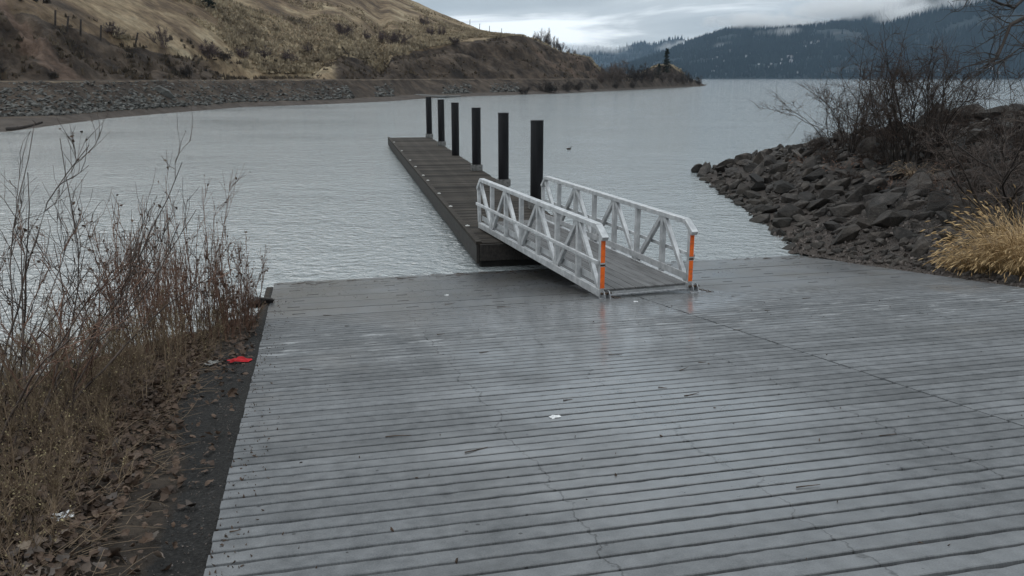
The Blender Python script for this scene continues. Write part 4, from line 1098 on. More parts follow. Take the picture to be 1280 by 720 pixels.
# ------------------------------------------------------------------ gangway
GA = on_ramp(752, 372.5)
GH = math.radians(18.5); GW, GL, NPAN = 1.41, 6.12, 7
gz0 = GA[2] + 0.012
far_z = DK + 0.03
gtilt = math.atan2(far_z - gz0 - 0.0, GL)
gw = empty('gangway', (GA[0], GA[1], gz0), (gtilt, 0, GH), 'aluminium truss gangway with orange taped end posts leading from ramp to dock', 'gangway')
gw.rotation_mode = 'XYZ'
PZ = 1.0                                         # top of rail above the bottom chord
pan = GL / NPAN
def gbar(name, p0, p1, w, h, up=(0, 0, 1), m='alu', bev=0.004):
    b = MB(); b.bar(p0, p1, w, h, up); return obj(name, b.mesh(name, bev), MAT[m], gw)
for side, x in ((-1, 0.0), (1, GW)):
    gbar('bottom_chord', (x, 0.0, 0.055), (x, GL, 0.055), 0.075, 0.11)
    b = MB(); b.bar((x, 0.16, PZ), (x, GL - 0.16, PZ), 0.10, 0.072)
    me = b.mesh('top_rail', 0.006); tr_ = obj('top_rail', me, MAT['alu'], gw)
    b = MB(); b.bar((x, 0.163, PZ), (x, -0.075, PZ - 0.15), 0.0995, 0.071); obj('rail_end', b.mesh('rail_end', 0.006), MAT['alu'], tr_)
    b = MB(); b.bar((x, GL - 0.163, PZ), (x, GL + 0.06, PZ - 0.2), 0.0995, 0.071); obj('rail_end', b.mesh('rail_end', 0.006), MAT['alu'], tr_)
    b = MB(); b.bar((x, GL + 0.06, PZ - 0.2), (x, GL + 0.015, 0.112), 0.062, 0.062, (1, 0, 0)); obj('end_post', b.mesh('end_post', 0.004), MAT['alu'], gw)
    xm = x + side * 0.060
    gbar('mid_rail', (xm, 0.02, 0.50), (xm, GL + 0.02, 0.50), 0.038, 0.055)
    for k in range(0, NPAN):
        y = k * pan + (0.03 if k == 0 else 0)
        top = PZ - 0.03 if k else PZ - 0.10
        po = gbar('post', (x, y, 0.112), (x, y, top), 0.072, 0.075, (0, 1, 0))
        if k == 0:
            b = MB(); b.box(x - 0.033, x + 0.033, y - 0.0425, y - 0.0385, 0.13, 0.44); b.box(x - 0.033, x + 0.033, y - 0.0425, y - 0.0385, 0.50, 0.85)
            obj('reflective_tape', b.mesh('reflective_tape'), MAT['orange'], po)['label'] = 'bright orange reflective tape'
            b = MB(); b.box(x - 0.0385, x + 0.0385, y - 0.045, y - 0.0395, 0.452, 0.478); obj('tape_band', b.mesh('tape_band'), MAT['rust'], po)
    for k in range(NPAN):                        # diagonals, counted from the far end
        ya, yb = GL - k * pan, GL - (k + 1) * pan
        if k == 0: ya -= 0.02
        yn = max(yb, 0.06)
        if k % 2 == 0: p0, p1 = (x, ya - 0.035, PZ - 0.03), (x, yn + 0.04, 0.112)
        else: p0, p1 = (x, ya - 0.04, 0.112), (x, yb + 0.035, PZ - 0.03)
        gbar('diagonal', p0, p1, 0.074, 0.06, (1, 0, 0))
    xi = x - side * 0.042
    gbar('toe_board', (xi, 0.03, 0.20), (xi, GL - 0.03, 0.20), 0.006, 0.10, m='alu')
ndk = 8; dw_ = (GW - 0.10) / ndk
for i in range(ndk):
    b = MB(); b.box(0.05 + i * dw_ + 0.005, 0.05 + (i + 1) * dw_ - 0.005, 0.02, GL - 0.02, 0.075, 0.105)
    obj('deck_plank', b.mesh('deck_plank', 0.003), MAT['alu_plank'], gw)
for k in range(NPAN + 1):
    y = min(max(k * pan, 0.06), GL - 0.06); gbar('cross_beam', (0.034, y, 0.04), (GW - 0.034, y, 0.04), 0.05, 0.06)
gbar('threshold_rod', (0.06, -0.035, 0.028), (GW - 0.06, -0.035, 0.028), 0.03, 0.03, m='steel')
for x in (0.0, GW):
    hg = empty('hinge_foot', (x + 0.02, -0.03, 0.0)); hg.parent = gw
    b = MB(); b.box(-0.07, 0.11, -0.13, 0.03, -0.012, 0.0); obj('base_plate', b.mesh('base_plate', 0.003), MAT['steel'], hg)
    for xx in (-0.03, 0.05):
        v_ = []; 
        prof = [(-0.10, 0.0), (0.02, 0.0), (0.02, 0.07), (-0.01, 0.105), (-0.05, 0.105), (-0.085, 0.06)]
        n_ = len(prof); v_ = [(xx, y_, z_) for y_, z_ in prof] + [(xx + 0.014, y_, z_) for y_, z_ in prof]
        f_ = [tuple(range(n_))[::-1], tuple(range(n_, 2 * n_))] + [(i, (i + 1) % n_, n_ + (i + 1) % n_, n_ + i) for i in range(n_)]
        me = bpy.data.meshes.new('lug'); me.from_pydata(v_, [], f_); obj('lug', me, MAT['steel'], hg)
    pn = lathe('pin', [(0.0, -0.07), (0.018, -0.07), (0.018, 0.09), (0.0, 0.09)], 10); obj('pin', pn, MAT['rust'], hg, (0.01, -0.03, 0.065), (0, math.pi / 2, 0))
    # short chain to an anchor in the ramp joint
    P_ = np.array([[(0.09, -0.09, 0.03), (0.14, -0.13, 0.012), (0.2, -0.17, 0.004), (0.27, -0.21, -0.004)]], float)
    for i in range(7):
        t_ = i / 6; c0 = np.array([0.09 + 0.17 * t_, -0.09 - 0.12 * t_, 0.025 * (1 - t_) - 0.006 * t_])
        a_ = np.linspace(0, 2 * math.pi, 9); R = eul(math.pi / 2 * (i % 2), 0, -0.6)
        ring = (np.stack([0.022 * np.cos(a_), 0.012 * np.sin(a_), 0 * a_], 1)) @ R.T + c0
        obj('chain_link', vq('chain_link', tubes(ring[None], np.full((1, 9), 0.0045), 5)), MAT['rust'], hg)
print('gangway done', gz0, far_z)

# ------------------------------------------------------------------ duck on the lake
dp = at_z(711, 187, 0.0)
dk = empty('duck', dp, (0, 0, 0.35), 'small dark duck swimming on the open lake right of the dock', 'duck', None, (.75, .75, .75))
P_ = np.array([[(-0.19, 0, 0.075), (-0.14, 0, 0.06), (-0.05, 0, 0.045), (0.05, 0, 0.045), (0.12, 0, 0.06), (0.15, 0, 0.11), (0.155, 0, 0.16), (0.175, 0, 0.195), (0.205, 0, 0.19)]])
obj('body', vq('body', tubes(P_, np.array([[0.008, 0.04, 0.08, 0.085, 0.06, 0.035, 0.03, 0.034, 0.014]]), 10)), MAT['duck'], dk)
b = MB(); b.hexa([(0.20, -.012, .182), (0.25, -.010, .178), (0.25, .010, .178), (0.20, .012, .182), (0.20, -.010, .198), (0.25, -.008, .186), (0.25, .008, .186), (0.20, .010, .198)]); obj('bill', b.mesh('bill'), MAT['wood'], dk)

# ------------------------------------------------------------------ vegetation of the near banks
def plant(name, p, params, mats, label, cat, group=None, rotz=None, parts=('stems', 'twigs', 'dead_leaves')):
    st, tw_, bd = shrub_meshes(**params)
    o = empty(name, p, (0, 0, 0 if rotz is None else rotz), label, cat, group)
    if params['stems'] <= 12 and parts[1] == 'twigs' and len(parts) == 3 and cat != 'weed':
        nv = len(st[0]) // params['stems']; q1 = st[1][:len(st[1]) // params['stems']]
        for k in range(params['stems']): obj('stem', mesh_np('stem', st[0][k * nv:(k + 1) * nv], None, q1, True), MAT[mats[0]], o)
    else: tag(obj(parts[0], vq('stems', st), MAT[mats[0]], o), kind='stuff')
    tag(obj(parts[1], vq('twigs', tw_), MAT[mats[1]], o), kind='stuff')
    if bd is not None: tag(obj(parts[2], vq('bits', bd, False), MAT[mats[2]], o), kind='stuff')
    return o
def at_us(u, s, hf): x, y, _ = us(u, s); return ground_at((x, y), hf)
# tall bare sapling clump at the far left
plant('bare_sapling', at_us(-2.35, 7.3, hl), dict(bias=(.28, .05, 0), seed=1, stems=11, h=2.45, base_r=0.4, lean=0.38, wob=0.12, r=0.012, per1=6, per2=5, l1=0.42, l2=0.4, spread=0.45, up=0.06, buds=160, bud=0.03, tw=0.0022), ('bark_grey', 'bark_grey', 'deadleaf'), 'tallest bare grey sapling leaning over the water left of the thicket', 'sapling')
plant('bare_sapling', at_us(-2.05, 6.3, hl), dict(bias=(.45, .15, 0), seed=2, stems=9, h=1.75, base_r=0.3, lean=0.42, wob=0.13, r=0.013, per1=6, per2=5, l1=0.42, l2=0.4, spread=0.5, up=0.05, buds=60, bud=0.03, tw=0.0022), ('bark_grey', 'bark_red', 'deadleaf'), 'spreading bare sapling in the dry weeds with dark arching stems', 'sapling')
plant('bare_sapling', at_us(-2.9, 8.4, hl), dict(seed=3, stems=6, h=1.6, base_r=0.3, lean=0.35, wob=0.10, r=0.010, per1=6, per2=5, l1=0.42, l2=0.4, spread=0.5, up=0.05, buds=40, bud=0.03, tw=0.002), ('bark_grey', 'bark_red', 'deadleaf'), 'bare sapling on the rocks at the water edge behind the tallest one', 'sapling')
# red-brown thicket
g = 'red brown stems of the waterside thicket'
for i, (u_, s_, h_, st_) in enumerate(((-1.9, 8.8, 1.75, 10), (-1.75, 9.3, 1.6, 14), (-1.45, 9.2, 1.2, 14), (-1.75, 10.0, 1.75, 14), (-1.35, 10.1, 1.35, 16), (-1.05, 10.1, 0.95, 14), (-1.25, 10.8, 1.95, 14), (-0.98, 10.9, 1.25, 14), (-0.85, 11.4, 1.25, 10), (-1.65, 10.7, 1.6, 12), (-0.78, 10.5, .6, 12), (-0.95, 11.9, .8, 8))):
    plant('thicket_shrub', at_us(u_, s_, hl), dict(seed=20 + i, stems=max(8, int(st_ * .92)), h=h_, base_r=0.24, lean=0.16, wob=0.055, r=0.0075, per1=6, per2=4, l1=0.34, l2=0.42, spread=0.42, up=0.03, buds=90 if i not in (4, 7, 8, 5) else 260, bud=0.032, tw=0.0019, t0=0.12), ('bark_red', 'bark_red', 'deadleaf'), 'upright red brown shrub in the waterside thicket left of the ramp', 'shrub', g)
plant('bare_sapling', at_us(-0.72, 12.6, hl), dict(seed=50, stems=3, h=1.25, base_r=0.08, lean=0.5, wob=0.09, r=0.007, per1=5, per2=4, l1=0.4, l2=0.4, spread=0.5, up=0.03, tw=0.002), ('bark_grey', 'bark_grey', 'deadleaf'), 'thin bare shoots over the rock at the ramp corner by the water', 'sapling')
# dry weeds
g = 'dry seeding weeds on the left bank'
wl_ = [(-2.1, 4.2, .6), (-2.5, 4.8, .65), (-1.9, 5.0, .6), (-2.4, 5.6, .7), (-1.75, 5.6, .6), (-2.2, 6.4, .75), (-1.65, 6.3, .65), (-1.9, 7.0, .8), (-1.4, 7.0, .5), (-1.65, 7.7, .85), (-2.3, 7.3, .8), (-1.5, 8.4, .8), (-2.9, 5.6, .7), (-2.8, 6.5, .7), (-1.25, 9.2, .6), (-2.05, 7.8, .8), (-1.7, 4.3, .45), (-2.6, 4.0, .5), (-1.55, 3.9, .4), (-1.72, 4.6, .48), (-1.45, 5.1, .42), (-1.5, 6.0, .5), (-1.35, 10.3, .55), (-1.6, 9.6, .6), (-1.9, 9.1, .6), (-2.2, 8.5, .6), (-1.0, 11.0, .45), (-2.5, 8.0, .6)]
for i, (u_, s_, h_) in enumerate(wl_):
    plant('dry_weed', at_us(u_, s_, hl), dict(seed=60 + i, stems=18, h=h_ * random.uniform(.8, 1.2), base_r=0.36, lean=0.32, wob=0.09, r=0.0042, per1=8, per2=5, l1=0.42, l2=0.42, spread=0.42, up=0.03, buds=420, bud=0.011, tw=0.0012, t0=0.2), ('weed', 'weed', 'seed'), 'brown dry weed clump with tiny pale seed heads on the left bank', 'weed', g, parts=('stems', 'twigs', 'seed_heads'))

# right point shrubs
def shrub_px(px, pyb, pyt, mats, label, seed, group=None, wide=0.5, stems=14, name='bare_shrub', p=None, buds=0, hf=hr, **kw):
    p = hit(px, pyb, hf) if p is None else p
    if p is None: return
    p = ground_at(p, hf)
    h = px_len(pyb - pyt, p) * (1.12 if name == 'bare_shrub' else 1.0)
    prm = dict(seed=seed, stems=stems, h=h, base_r=0.16 * h, lean=wide, wob=0.17, r=0.011 * h / 1.6, per1=8, per2=6, l1=0.46, l2=0.42, spread=0.8, up=0.0, buds=buds, bud=0.035, tw=0.0034, t0=0.1)
    prm.update(kw)
    plant(name, p, prm, mats, label, 'shrub', group)
MAT['bark_brown'] = simple('brown_twigs', (0.020, 0.015, 0.013), (0.070, 0.053, 0.045), 4.0, 0.8, rnd=0.2, spec=0.1)  # brown twigs of the shrubs on the rocky point
D3 = ('bark_dark', 'bark_brown', 'deadleaf')
shrub_px(990, 182, 84, D3, 'wide bare shrub at the water end of the rocky point', 201, wide=0.85, stems=32, buds=1200, per2=9)
shrub_px(1062, 192, 82, D3, 'reddish bare shrub in the middle of the rocky point thicket', 203, wide=0.6, stems=26, buds=900, per2=9)
shrub_px(1142, 206, 44, D3, 'tallest dense bare shrub standing on the rocky point', 205, wide=0.38, stems=38, buds=300, per2=9)
g = 'low dark brush on the rocky point'
for i, (x, y, t_) in enumerate(((1035, 205, 176), (1085, 205, 170), (1108, 205, 165), (1112, 180, 122), (1020, 190, 150), (1062, 228, 205), (1190, 215, 180))):
    shrub_px(x, y, t_, D3, 'low dark bare brush between the rocks of the point', 220 + i, g, wide=0.8, stems=12, name='low_brush')
shrub_px(1262, 275, 128, ('bark_dark', 'bark_grey', 'deadleaf'), 'large tangled bare shrub with a leaning dark trunk behind golden grass', 240, wide=0.55, stems=12, r=0.035, tw=0.0035)
shrub_px(1228, 262, 165, ('bark_grey', 'bark_grey', 'deadleaf'), 'pale arching bramble beside the tangled shrub right of the rocks', 241, wide=0.9, stems=12, up=-0.03, tw=0.0035)
shrub_px(1290, 230, 100, D3, 'dark bare shrub on the high ground behind the tangled one', 242, wide=0.5, stems=18)
shrub_px(1272, 200, 110, D3, 'thin bare shrub on the boulders at the right end of the point', 243, wide=0.5, stems=16)

def grass_clump(p, h, n, seed, label, group, m='gold', rad=0.35, w=0.008, name='grass_clump'):
    rng = np.random.default_rng(seed); a = rng.uniform(0, 6.28, n); rr = rad * np.sqrt(rng.uniform(0, 1, n))
    st = np.stack([rr * np.cos(a), rr * np.sin(a), np.full(n, -0.04)], 1)
    az_ = a + rng.normal(0, .7, n); d = np.stack([np.cos(az_) * .4, np.sin(az_) * .4, np.ones(n)], 1)
    ln = h * rng.uniform(0.55, 1.35, n); k = 8
    pts = np.zeros((n, k, 3)); pts[:, 0] = st; d = norm(d); out = np.stack([np.cos(az_), np.sin(az_), np.zeros(n)], 1)
    droop = rng.uniform(0.05, 0.36, n)[:, None]
    for i in range(1, k):
        d = norm(d + out * droop * 0.5 + np.array([0, 0, -1.]) * droop * (i / k) * 1.4 + rng.normal(0, .06, (n, 3)))
        pts[:, i] = pts[:, i - 1] + d * (ln / (k - 1))[:, None]
    pts[:, :, 2] = np.maximum(pts[:, :, 2], -0.05)
    side = np.stack([-np.sin(az_), np.cos(az_), np.zeros(n)], 1)[:, None, :]
    side = norm(side + rng.normal(0, .3, (n, 1, 3)))
    wd = taper(n, k, w, w * .2) * np.array([1, 1, 1, 1, 1, 1.1, 1.2, .6])[None]
    o = empty(name, p, (0, 0, 0), label, 'grass', group)
    tag(obj('blades', vq('blades', ribbons(pts, wd, side), True), MAT[m], o), kind='stuff')
    m_ = n // 3; tips = pts[:m_, -1]; dirs = norm(pts[:m_, -1] - pts[:m_, -2])
    sh = shoot(rng, tips, dirs, np.full(m_, 0.10), 4, .12, -0.12)
    tag(obj('seed_heads', vq('seed_heads', tubes(sh, np.tile(np.array([[.003, .009, .008, .001]]), (m_, 1)), 4)), MAT[m], o), kind='stuff')
    return o
g = 'golden grass at the ramp edge'
for i, (x, y, h) in enumerate(((1205, 338, .34), (1225, 341, .55), (1248, 343, .80), (1270, 345, .95), (1292, 347, 1.0), (1262, 331, .95), (1285, 330, 1.05), (1318, 346, 1.0))):
    p = hit(x, y - 3, hr)
    if p is not None: grass_clump(ground_at(p, hr), h, 380, 300 + i, 'arching golden dry grass clump at the edge of the concrete ramp', g, rad=.27)
p = hit(1143, 222, hr); grass_clump(ground_at(p, hr), .45, 200, 330, 'small straw coloured grass tuft among the rocks of the point', None, 'weed', rad=.25, w=.012)
g = 'thin dry tufts on the rocky point'
for i, (x, y) in enumerate(((1090, 208), (1010, 205), (1180, 235), (1050, 215), (1115, 235), (1195, 215))):
    p = hit(x, y, hr); grass_clump(ground_at(p, hr), .35, 90, 340 + i, 'thin dark dry tuft between the rocks of the point', g, 'bark_red', rad=.3, w=.010)

# overhanging tree right of the ramp
tp = ground_at((8.95, 11.3), hr)
tree = empty('bare_tree', tp, (0, 0, 0), 'bare tree whose drooping dark branches hang over the right bank', 'tree')
def vline(px, py, dep):
    d = ray(px, py); t_ = dep / d[1]; return np.array([0, 0, CAMH]) + d * t_ - tp
rng = np.random.default_rng(77)
trunk = np.array([[(0, 0, -.2), (.05, .0, .8), (.0, .05, 1.8), (.08, 0, 2.8), (.2, .1, 3.8), (.2, .2, 5.0), (.4, .2, 6.4)]], float)
obj('trunk', vq('trunk', tubes(trunk, np.array([[.17, .14, .125, .11, .09, .065, .02]]), 10)), MAT['bark_dark'], tree)
l1 = np.stack([trunk[0, 4], vline(1380, -20, 11.2), vline(1310, 5, 11.0), vline(1281, 22, 10.9), vline(1263, 31, 10.8), vline(1255, 52, 10.7), vline(1247, 72, 10.6), vline(1223, 87, 10.5)])
l2 = np.stack([trunk[0, 4], vline(1390, -50, 11.4), vline(1330, -30, 11.4), vline(1290, -12, 11.3), vline(1268, 10, 11.2), vline(1250, 4, 11.1), vline(1225, -6, 11.0), vline(1190, 2, 10.9)])
l3 = np.stack([trunk[0, 3], vline(1420, 60, 10.8), vline(1360, 40, 10.7), vline(1320, 55, 10.6), vline(1295, 62, 10.6), vline(1275, 60, 10.6), vline(1255, 75, 10.5), vline(1235, 72, 10.4)])
limbs = np.stack([l1, l2, l3])
limb_r = np.array([[.07, .05, .036, .028, .022, .018, .014, .005], [.06, .045, .03, .02, .015, .011, .008, .003], [.04, .03, .02, .012, .009, .007, .005, .002]])
obj('limbs', vq('limbs', tubes(limbs, limb_r, 6)), MAT['bark_dark'], tree)
s1, d1, _, _ = offshoots(rng, limbs[:, 1:], 16, 0.2, 1.0, 0.55, -0.1); P1 = shoot(rng, s1, d1, rng.uniform(.3, .9, len(s1)), 7, .16, -0.02)
s2, d2, _, _ = offshoots(rng, P1, 5, 0.2, 1.0, 0.6, 0.0); P2 = shoot(rng, s2, d2, rng.uniform(.12, .4, len(s2)), 5, .2, 0)
obj('twigs', vq('twigs', merge([tubes(P1, taper(len(s1), 7, .007, .003), 4), tubes(P2, taper(len(s2), 5, .0034, .0018), 3)])), MAT['bark_dark'], tree)
s3, d3, _, _ = offshoots(rng, trunk[:, 3:], 14, 0.1, 1.0, 0.9, 0.2); d3[:, 0] = np.abs(d3[:, 0]); P3 = shoot(rng, s3, d3, rng.uniform(.8, 2.2, len(s3)), 8, .12, 0.02)
s4, d4, _, _ = offshoots(rng, P3, 8, 0.2, 1.0, 0.6, 0.0); P4 = shoot(rng, s4, d4, rng.uniform(.3, .8, len(s4)), 5, .15, 0)
obj('crown', vq('crown', merge([tubes(P3, taper(len(s3), 8, .022, .005), 5), tubes(P4, taper(len(s4), 5, .005, .002), 3)])), MAT['bark_dark'], tree)
print('plants done')

# ------------------------------------------------------------------ leaf litter, litter, debris
def leaf_mesh(seed):
    rng = np.random.default_rng(seed); n = 7
    t_ = np.linspace(0, 1, n); wv = np.sin(np.pi * t_ ** .8) * .36 + .01; wv = wv * np.array([1, .8, 1.25, .8, 1.2, .75, 1]) * (1 + rng.normal(0, .22, n)); wv[-1] = .005
    bend = rng.uniform(-.9, 1.6); fold = rng.uniform(-.5, 1.2)
    mid = np.stack([t_ - .5, 0 * t_, bend * (t_ - .5) ** 2 + rng.normal(0, .015, n)], 1)
    l_ = mid + np.stack([0 * t_, wv, fold * wv + rng.normal(0, .03, n)], 1); r_ = mid + np.stack([0 * t_, -wv, fold * wv * .6 + rng.normal(0, .03, n)], 1)
    return mesh_np('leaf', np.concatenate([l_, mid, r_]), None, grid_quads(3, n), True)
LV = [leaf_mesh(600 + i) for i in range(9)]
LVA = []
for m_ in LV:
    v_ = np.zeros(len(m_.vertices) * 3); m_.vertices.foreach_get('co', v_); q_ = np.zeros(len(m_.loops), np.int32); m_.loops.foreach_get('vertex_index', q_)
    q_ = q_.reshape(-1, 4); LVA.append((v_.reshape(-1, 3), np.concatenate([q_[:, :3], q_[:, [0, 2, 3]]])))
    m_.materials.append(MAT['leaf'])
cl = []
for i in range(9000):
    s_ = RNG.uniform(3.2, 12.2); u_ = -0.58 - abs(RNG.normal(0, 1)) * 1.0 - 0.45 * (RNG.uniform() < .8)
    edge = float(zl(np.array([u_]), np.array([s_]), 0)[0, 0])
    if edge > 0.5 and RNG.uniform() < (.55 if s_ < 8.0 else .15): continue
    x, y, _ = us(u_, s_); z = float(hl(np.array([x]), np.array([y]))[0])
    if z < 0.02: continue
    sz = RNG.uniform(.02, .075) * (1.0 if RNG.uniform() < .9 else 1.35)
    cl.append((sz / math.hypot(x, y), np.array([x, y, z + .012 + RNG.uniform(0, .03)]), sz))
cl.sort(key=lambda c_: -c_[0])
pl = []
for j, (_, p, sz) in enumerate(cl):
    e_ = (RNG.normal(0, .45), RNG.normal(0, .45), RNG.uniform(0, 6.3)); k = int(RNG.integers(0, 9))
    if j < 280: obj('leaf', LV[k], None, banko, p, e_, (sz, sz, sz))
    else: pl.append((k, p, eul(*e_), sz * np.ones(3)))
tag(obj('leaf_litter', joined('leaf_litter', LVA, pl, None), MAT['deadleaf'], banko), kind='stuff')
# straw and twigs lying on the litter
n = 2200; uu = -0.62 - np.abs(RNG.normal(0, 1, n)) * 1.1 - .3; ss = RNG.uniform(3.0, 11.5, n); x, y = uu * CU - ss * SU, uu * SU + ss * CU; z = hl(x, y)
ok = z > 0.04; st = np.stack([x, y, z + .015], 1)[ok]; a = RNG.uniform(0, 6.28, len(st)); d = np.stack([np.cos(a), np.sin(a), RNG.uniform(-.05, .3, len(st))], 1)
P_ = shoot(RNG, st, d, RNG.uniform(.06, .35, len(st)), 4, .12)
tag(obj('fallen_twigs', vq('fallen_twigs', tubes(P_, taper(len(st), 4, .0022, .001), 3)), MAT['weed'], banko), kind='stuff')
# small stones on the dark soil strip
pl = []
for i in range(2300):
    u_ = RNG.uniform(-1.5, -.54); s_ = RNG.uniform(3, 11); x, y, _ = us(u_, s_); z = float(hl(np.array([x]), np.array([y]))[0])
    pl.append((int(RNG.integers(0, 5)), np.array([x, y, z + .002]), eul(*RNG.uniform(0, 6, 3)), RNG.uniform(.006, .024) * np.array([1.2, 1, .8])))
tag(obj('small_stones', joined('small_stones', PEBA, pl, None), MAT['pebble'], banko), kind='stuff')

def crumple(name, p, w, d, h, m, label, cat, seed, rotz):
    rng = np.random.default_rng(seed); nu, nv = 14, 9
    U_, V_ = np.meshgrid(np.linspace(-.5, .5, nu), np.linspace(-.5, .5, nv))
    Z_ = np.abs(fbm(U_ * 2.6 + seed, V_ * 2.6, 2, seed)) * 1.7 * np.exp(-(U_ ** 2 + V_ ** 2) * 5.0)
    X_ = U_ * w * (1 + fbm(V_ * 3, U_ * 2, 2, seed + 1) * .35); Y_ = V_ * d * (1 + fbm(U_ * 3, V_ * 2, 2, seed + 2) * .5)
    me = mesh_np(name, np.stack([X_, Y_, Z_ * h + .012], -1).reshape(-1, 3), None, grid_quads(nv, nu), False)
    o = tag(obj(name, me, MAT[m], None, p, (0, 0, rotz)), label, cat)
    so = o.modifiers.new('thickness', 'SOLIDIFY'); so.thickness = 0.003
    return o
MAT['plastic'] = simple('dull_plastic', (0.10, 0.10, 0.095), (0.26, 0.255, 0.24), 14.0, 0.4)
p = hit(299, 455, hl); crumple('red_cloth', p + np.array([0, 0, .02]), .22, .10, .07, 'red_cloth', 'crumpled bright red cloth lying in dead leaves beside the ramp', 'cloth', 3, .2)
p = hit(80, 652, hl); crumple('paper_wrapper', p + np.array([0, 0, .02]), .10, .08, .05, 'paper', 'crumpled white paper wrapper on the leaf litter under the weeds', 'litter', 8, .6)
p = hit(266, 457, hl); crumple('plastic_scrap', p + np.array([0, 0, .02]), .15, .10, .05, 'plastic', 'pale crumpled plastic scrap next to the red cloth', 'litter', 12, 1.0)
p = on_ramp(694, 521.5); crumple('paper_scrap', p + np.array([0, 0, -.008]), .085, .045, .02, 'paper', 'small white paper scrap lying on the middle of the concrete ramp', 'litter', 15, .5)
g = 'white flecks on the wet ramp planks'
for x, y in ((558, 369), (795, 377)):
    p = on_ramp(x, y); crumple('paper_scrap', p + np.array([0, 0, -.008]), .06, .03, .010, 'paper', 'tiny white fleck on the wet lower ramp planks', 'litter', int(x), .1)['group'] = g
# grit, twigs and leaf bits on the ramp
pl = []
for i in range(620):
    u_, s_ = RNG.uniform(UL + .03, UR - .1), 3 + 10.5 * RNG.uniform() ** 1.2
    if RNG.uniform() < .62: u_ = UL + abs(RNG.normal(0, .12)) + .01
    x, y, _ = us(u_, s_); pl.append((int(RNG.integers(0, 5)), np.array([x, y, ramp_z(s_) + .002]), eul(*RNG.uniform(0, 6, 3)), RNG.uniform(.008, .028) * np.array([1.5, 1, .6])))
tag(obj('grit', joined('grit', PEBA, pl, None), MAT['rust'], rampo), kind='stuff')
n = 120; uu = RNG.uniform(UL, UR, n); ss = np.where(np.arange(n) < 32, RNG.uniform(3.3, 14, n), RNG.normal(15.1, .22, n).clip(14.2, 15.4)); st = np.array([us(a_, b_, ramp_z(b_) + .006) for a_, b_ in zip(uu, ss)]); a = RNG.uniform(-.5, .5, n)
d = np.array([np.array(U_AX) * math.cos(q_) + np.array(S_AX) * math.sin(q_) for q_ in a]); P_ = shoot(RNG, st, d, RNG.uniform(.05, .2, n), 4, .08); P_[:, :, 2] = np.maximum(P_[:, :, 2], ramp_z(to_us(P_[:, :, 0], P_[:, :, 1])[1]) + .002)
tag(obj('twig_bits', vq('twig_bits', tubes(P_, taper(n, 4, .0045, .002), 4)), MAT['rust'], rampo), kind='stuff')

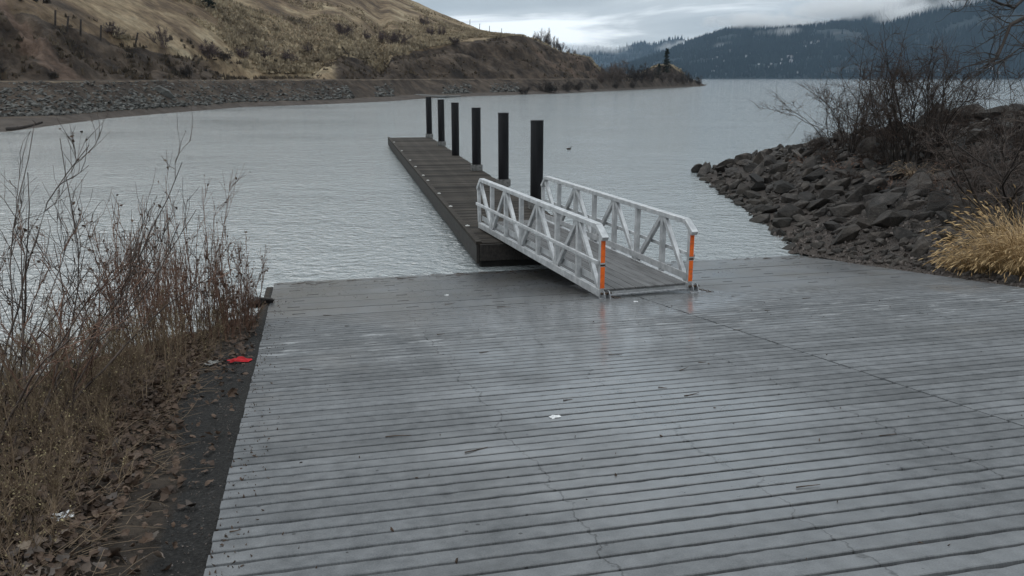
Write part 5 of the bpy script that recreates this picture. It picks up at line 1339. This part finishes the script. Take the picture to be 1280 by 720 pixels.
# ------------------------------------------------------------------ low cloud on the mountains, and the air
def cloud(name, c, size, dens, scale, label, seed, thr=0.50):
    bm = bmesh.new(); bmesh.ops.create_icosphere(bm, subdivisions=3, radius=1.0)
    for vv in bm.verts:
        q = vv.co; k = 1 + 0.22 * float(fbm(np.array(q.x * 1.7 + seed), np.array(q.z * 1.7 + q.y), 3, seed)); vv.co = q * k
    me = bpy.data.meshes.new(name); bm.to_mesh(me); bm.free()
    m = bpy.data.materials.new(name); m.use_nodes = True; nd, lk = m.node_tree.nodes, m.node_tree.links; nd.clear()
    out = nd.new('ShaderNodeOutputMaterial'); pv = nd.new('ShaderNodeVolumePrincipled'); lk.new(pv.outputs[0], out.inputs['Volume'])
    pv.inputs['Color'].default_value = (1, 1, 1, 1)
    tc_ = nd.new('ShaderNodeTexCoord'); ln_ = nd.new('ShaderNodeVectorMath'); ln_.operation = 'LENGTH'; lk.new(tc_.outputs['Object'], ln_.inputs[0])
    fall = M(nd, lk, 'SUBTRACT', 1.0, ln_.outputs['Value'], True)
    mpn = nd.new('ShaderNodeMapping'); mpn.inputs['Scale'].default_value = tuple(s_ * scale for s_ in size); mpn.inputs['Location'].default_value = (seed * 3.7, 0, 0); lk.new(tc_.outputs['Object'], mpn.inputs[0])
    nz = noise(nd, lk, mpn.outputs[0], 1.0, 4.0, 0.6, 0.4)
    dn = M(nd, lk, 'MULTIPLY', M(nd, lk, 'SUBTRACT', M(nd, lk, 'ADD', nz, M(nd, lk, 'MULTIPLY', fall, 0.45)), thr + 0.12, True), dens * 4)
    lk.new(dn, pv.inputs['Density'])
    o = obj(name, me, m, None, c, None, size)
    tag(o, label, 'cloud')
    return o
def at_dist(px, py, dist): d = ray(px, py); t_ = dist / math.hypot(d[0], d[1]); return np.array([0, 0, CAMH]) + d * t_
for i, (px_, py_, dist, sx, sy, sz, dn, lab) in enumerate((
        (955, 27, 4300, 330, 260, 46, .011, 'grey cloud bank lying along the rounded left shoulder of the mountain'),
        (1080, 9, 4200, 380, 260, 60, .011, 'broad grey cloud bank spilling over the middle of the mountain ridge'),
        (1140, 16, 3900, 230, 120, 40, .008, 'white wisp of cloud hanging in front of the mountain slope'),
        (1290, -32, 4250, 420, 260, 85, .010, 'heavy cloud covering the mountain top behind the bare tree'),
        (985, 41, 3900, 150, 90, 26, .005, 'thin mist streak clinging below the mountain shoulder'),
        (1128, 22, 3900, 170, 100, 46, .009, 'ragged wisp drifting up the middle mountain slope'),
        (1200, 6, 3850, 230, 110, 44, .009, 'torn wisp just under the heavy cloud over the mountain top'),
        (905, 58, 3850, 80, 60, 30, .006, 'small mist patch in the gully at the left end of the mountain'),
        (745, 62, 6500, 330, 200, 60, .006, 'pale mist lying in front of the far ridge'),
        (868, 60, 6400, 300, 200, 60, .008, 'bright mist between the far ridge and the dark mountain'))):
    cloud('cloud', at_dist(px_, py_, dist), (sx, sy, sz), dn, 0.0085 if dist < 5000 else 0.006, lab, i + 1, 0.44)
b = MB(); b.box(-1300, 7500, -80, 9900, -9, 720)
me = b.mesh('haze'); m = bpy.data.materials.new('haze'); m.use_nodes = True; nd, lk = m.node_tree.nodes, m.node_tree.links; nd.clear()
out = nd.new('ShaderNodeOutputMaterial'); pv = nd.new('ShaderNodeVolumePrincipled'); lk.new(pv.outputs[0], out.inputs['Volume'])
pv.inputs['Color'].default_value = (0.55, 0.76, 1.0, 1); pv.inputs['Density'].default_value = 4.0e-5
tag(obj('haze', me, m), 'pale blue haze in the air over the lake', 'haze', kind='stuff')
print('scene done')
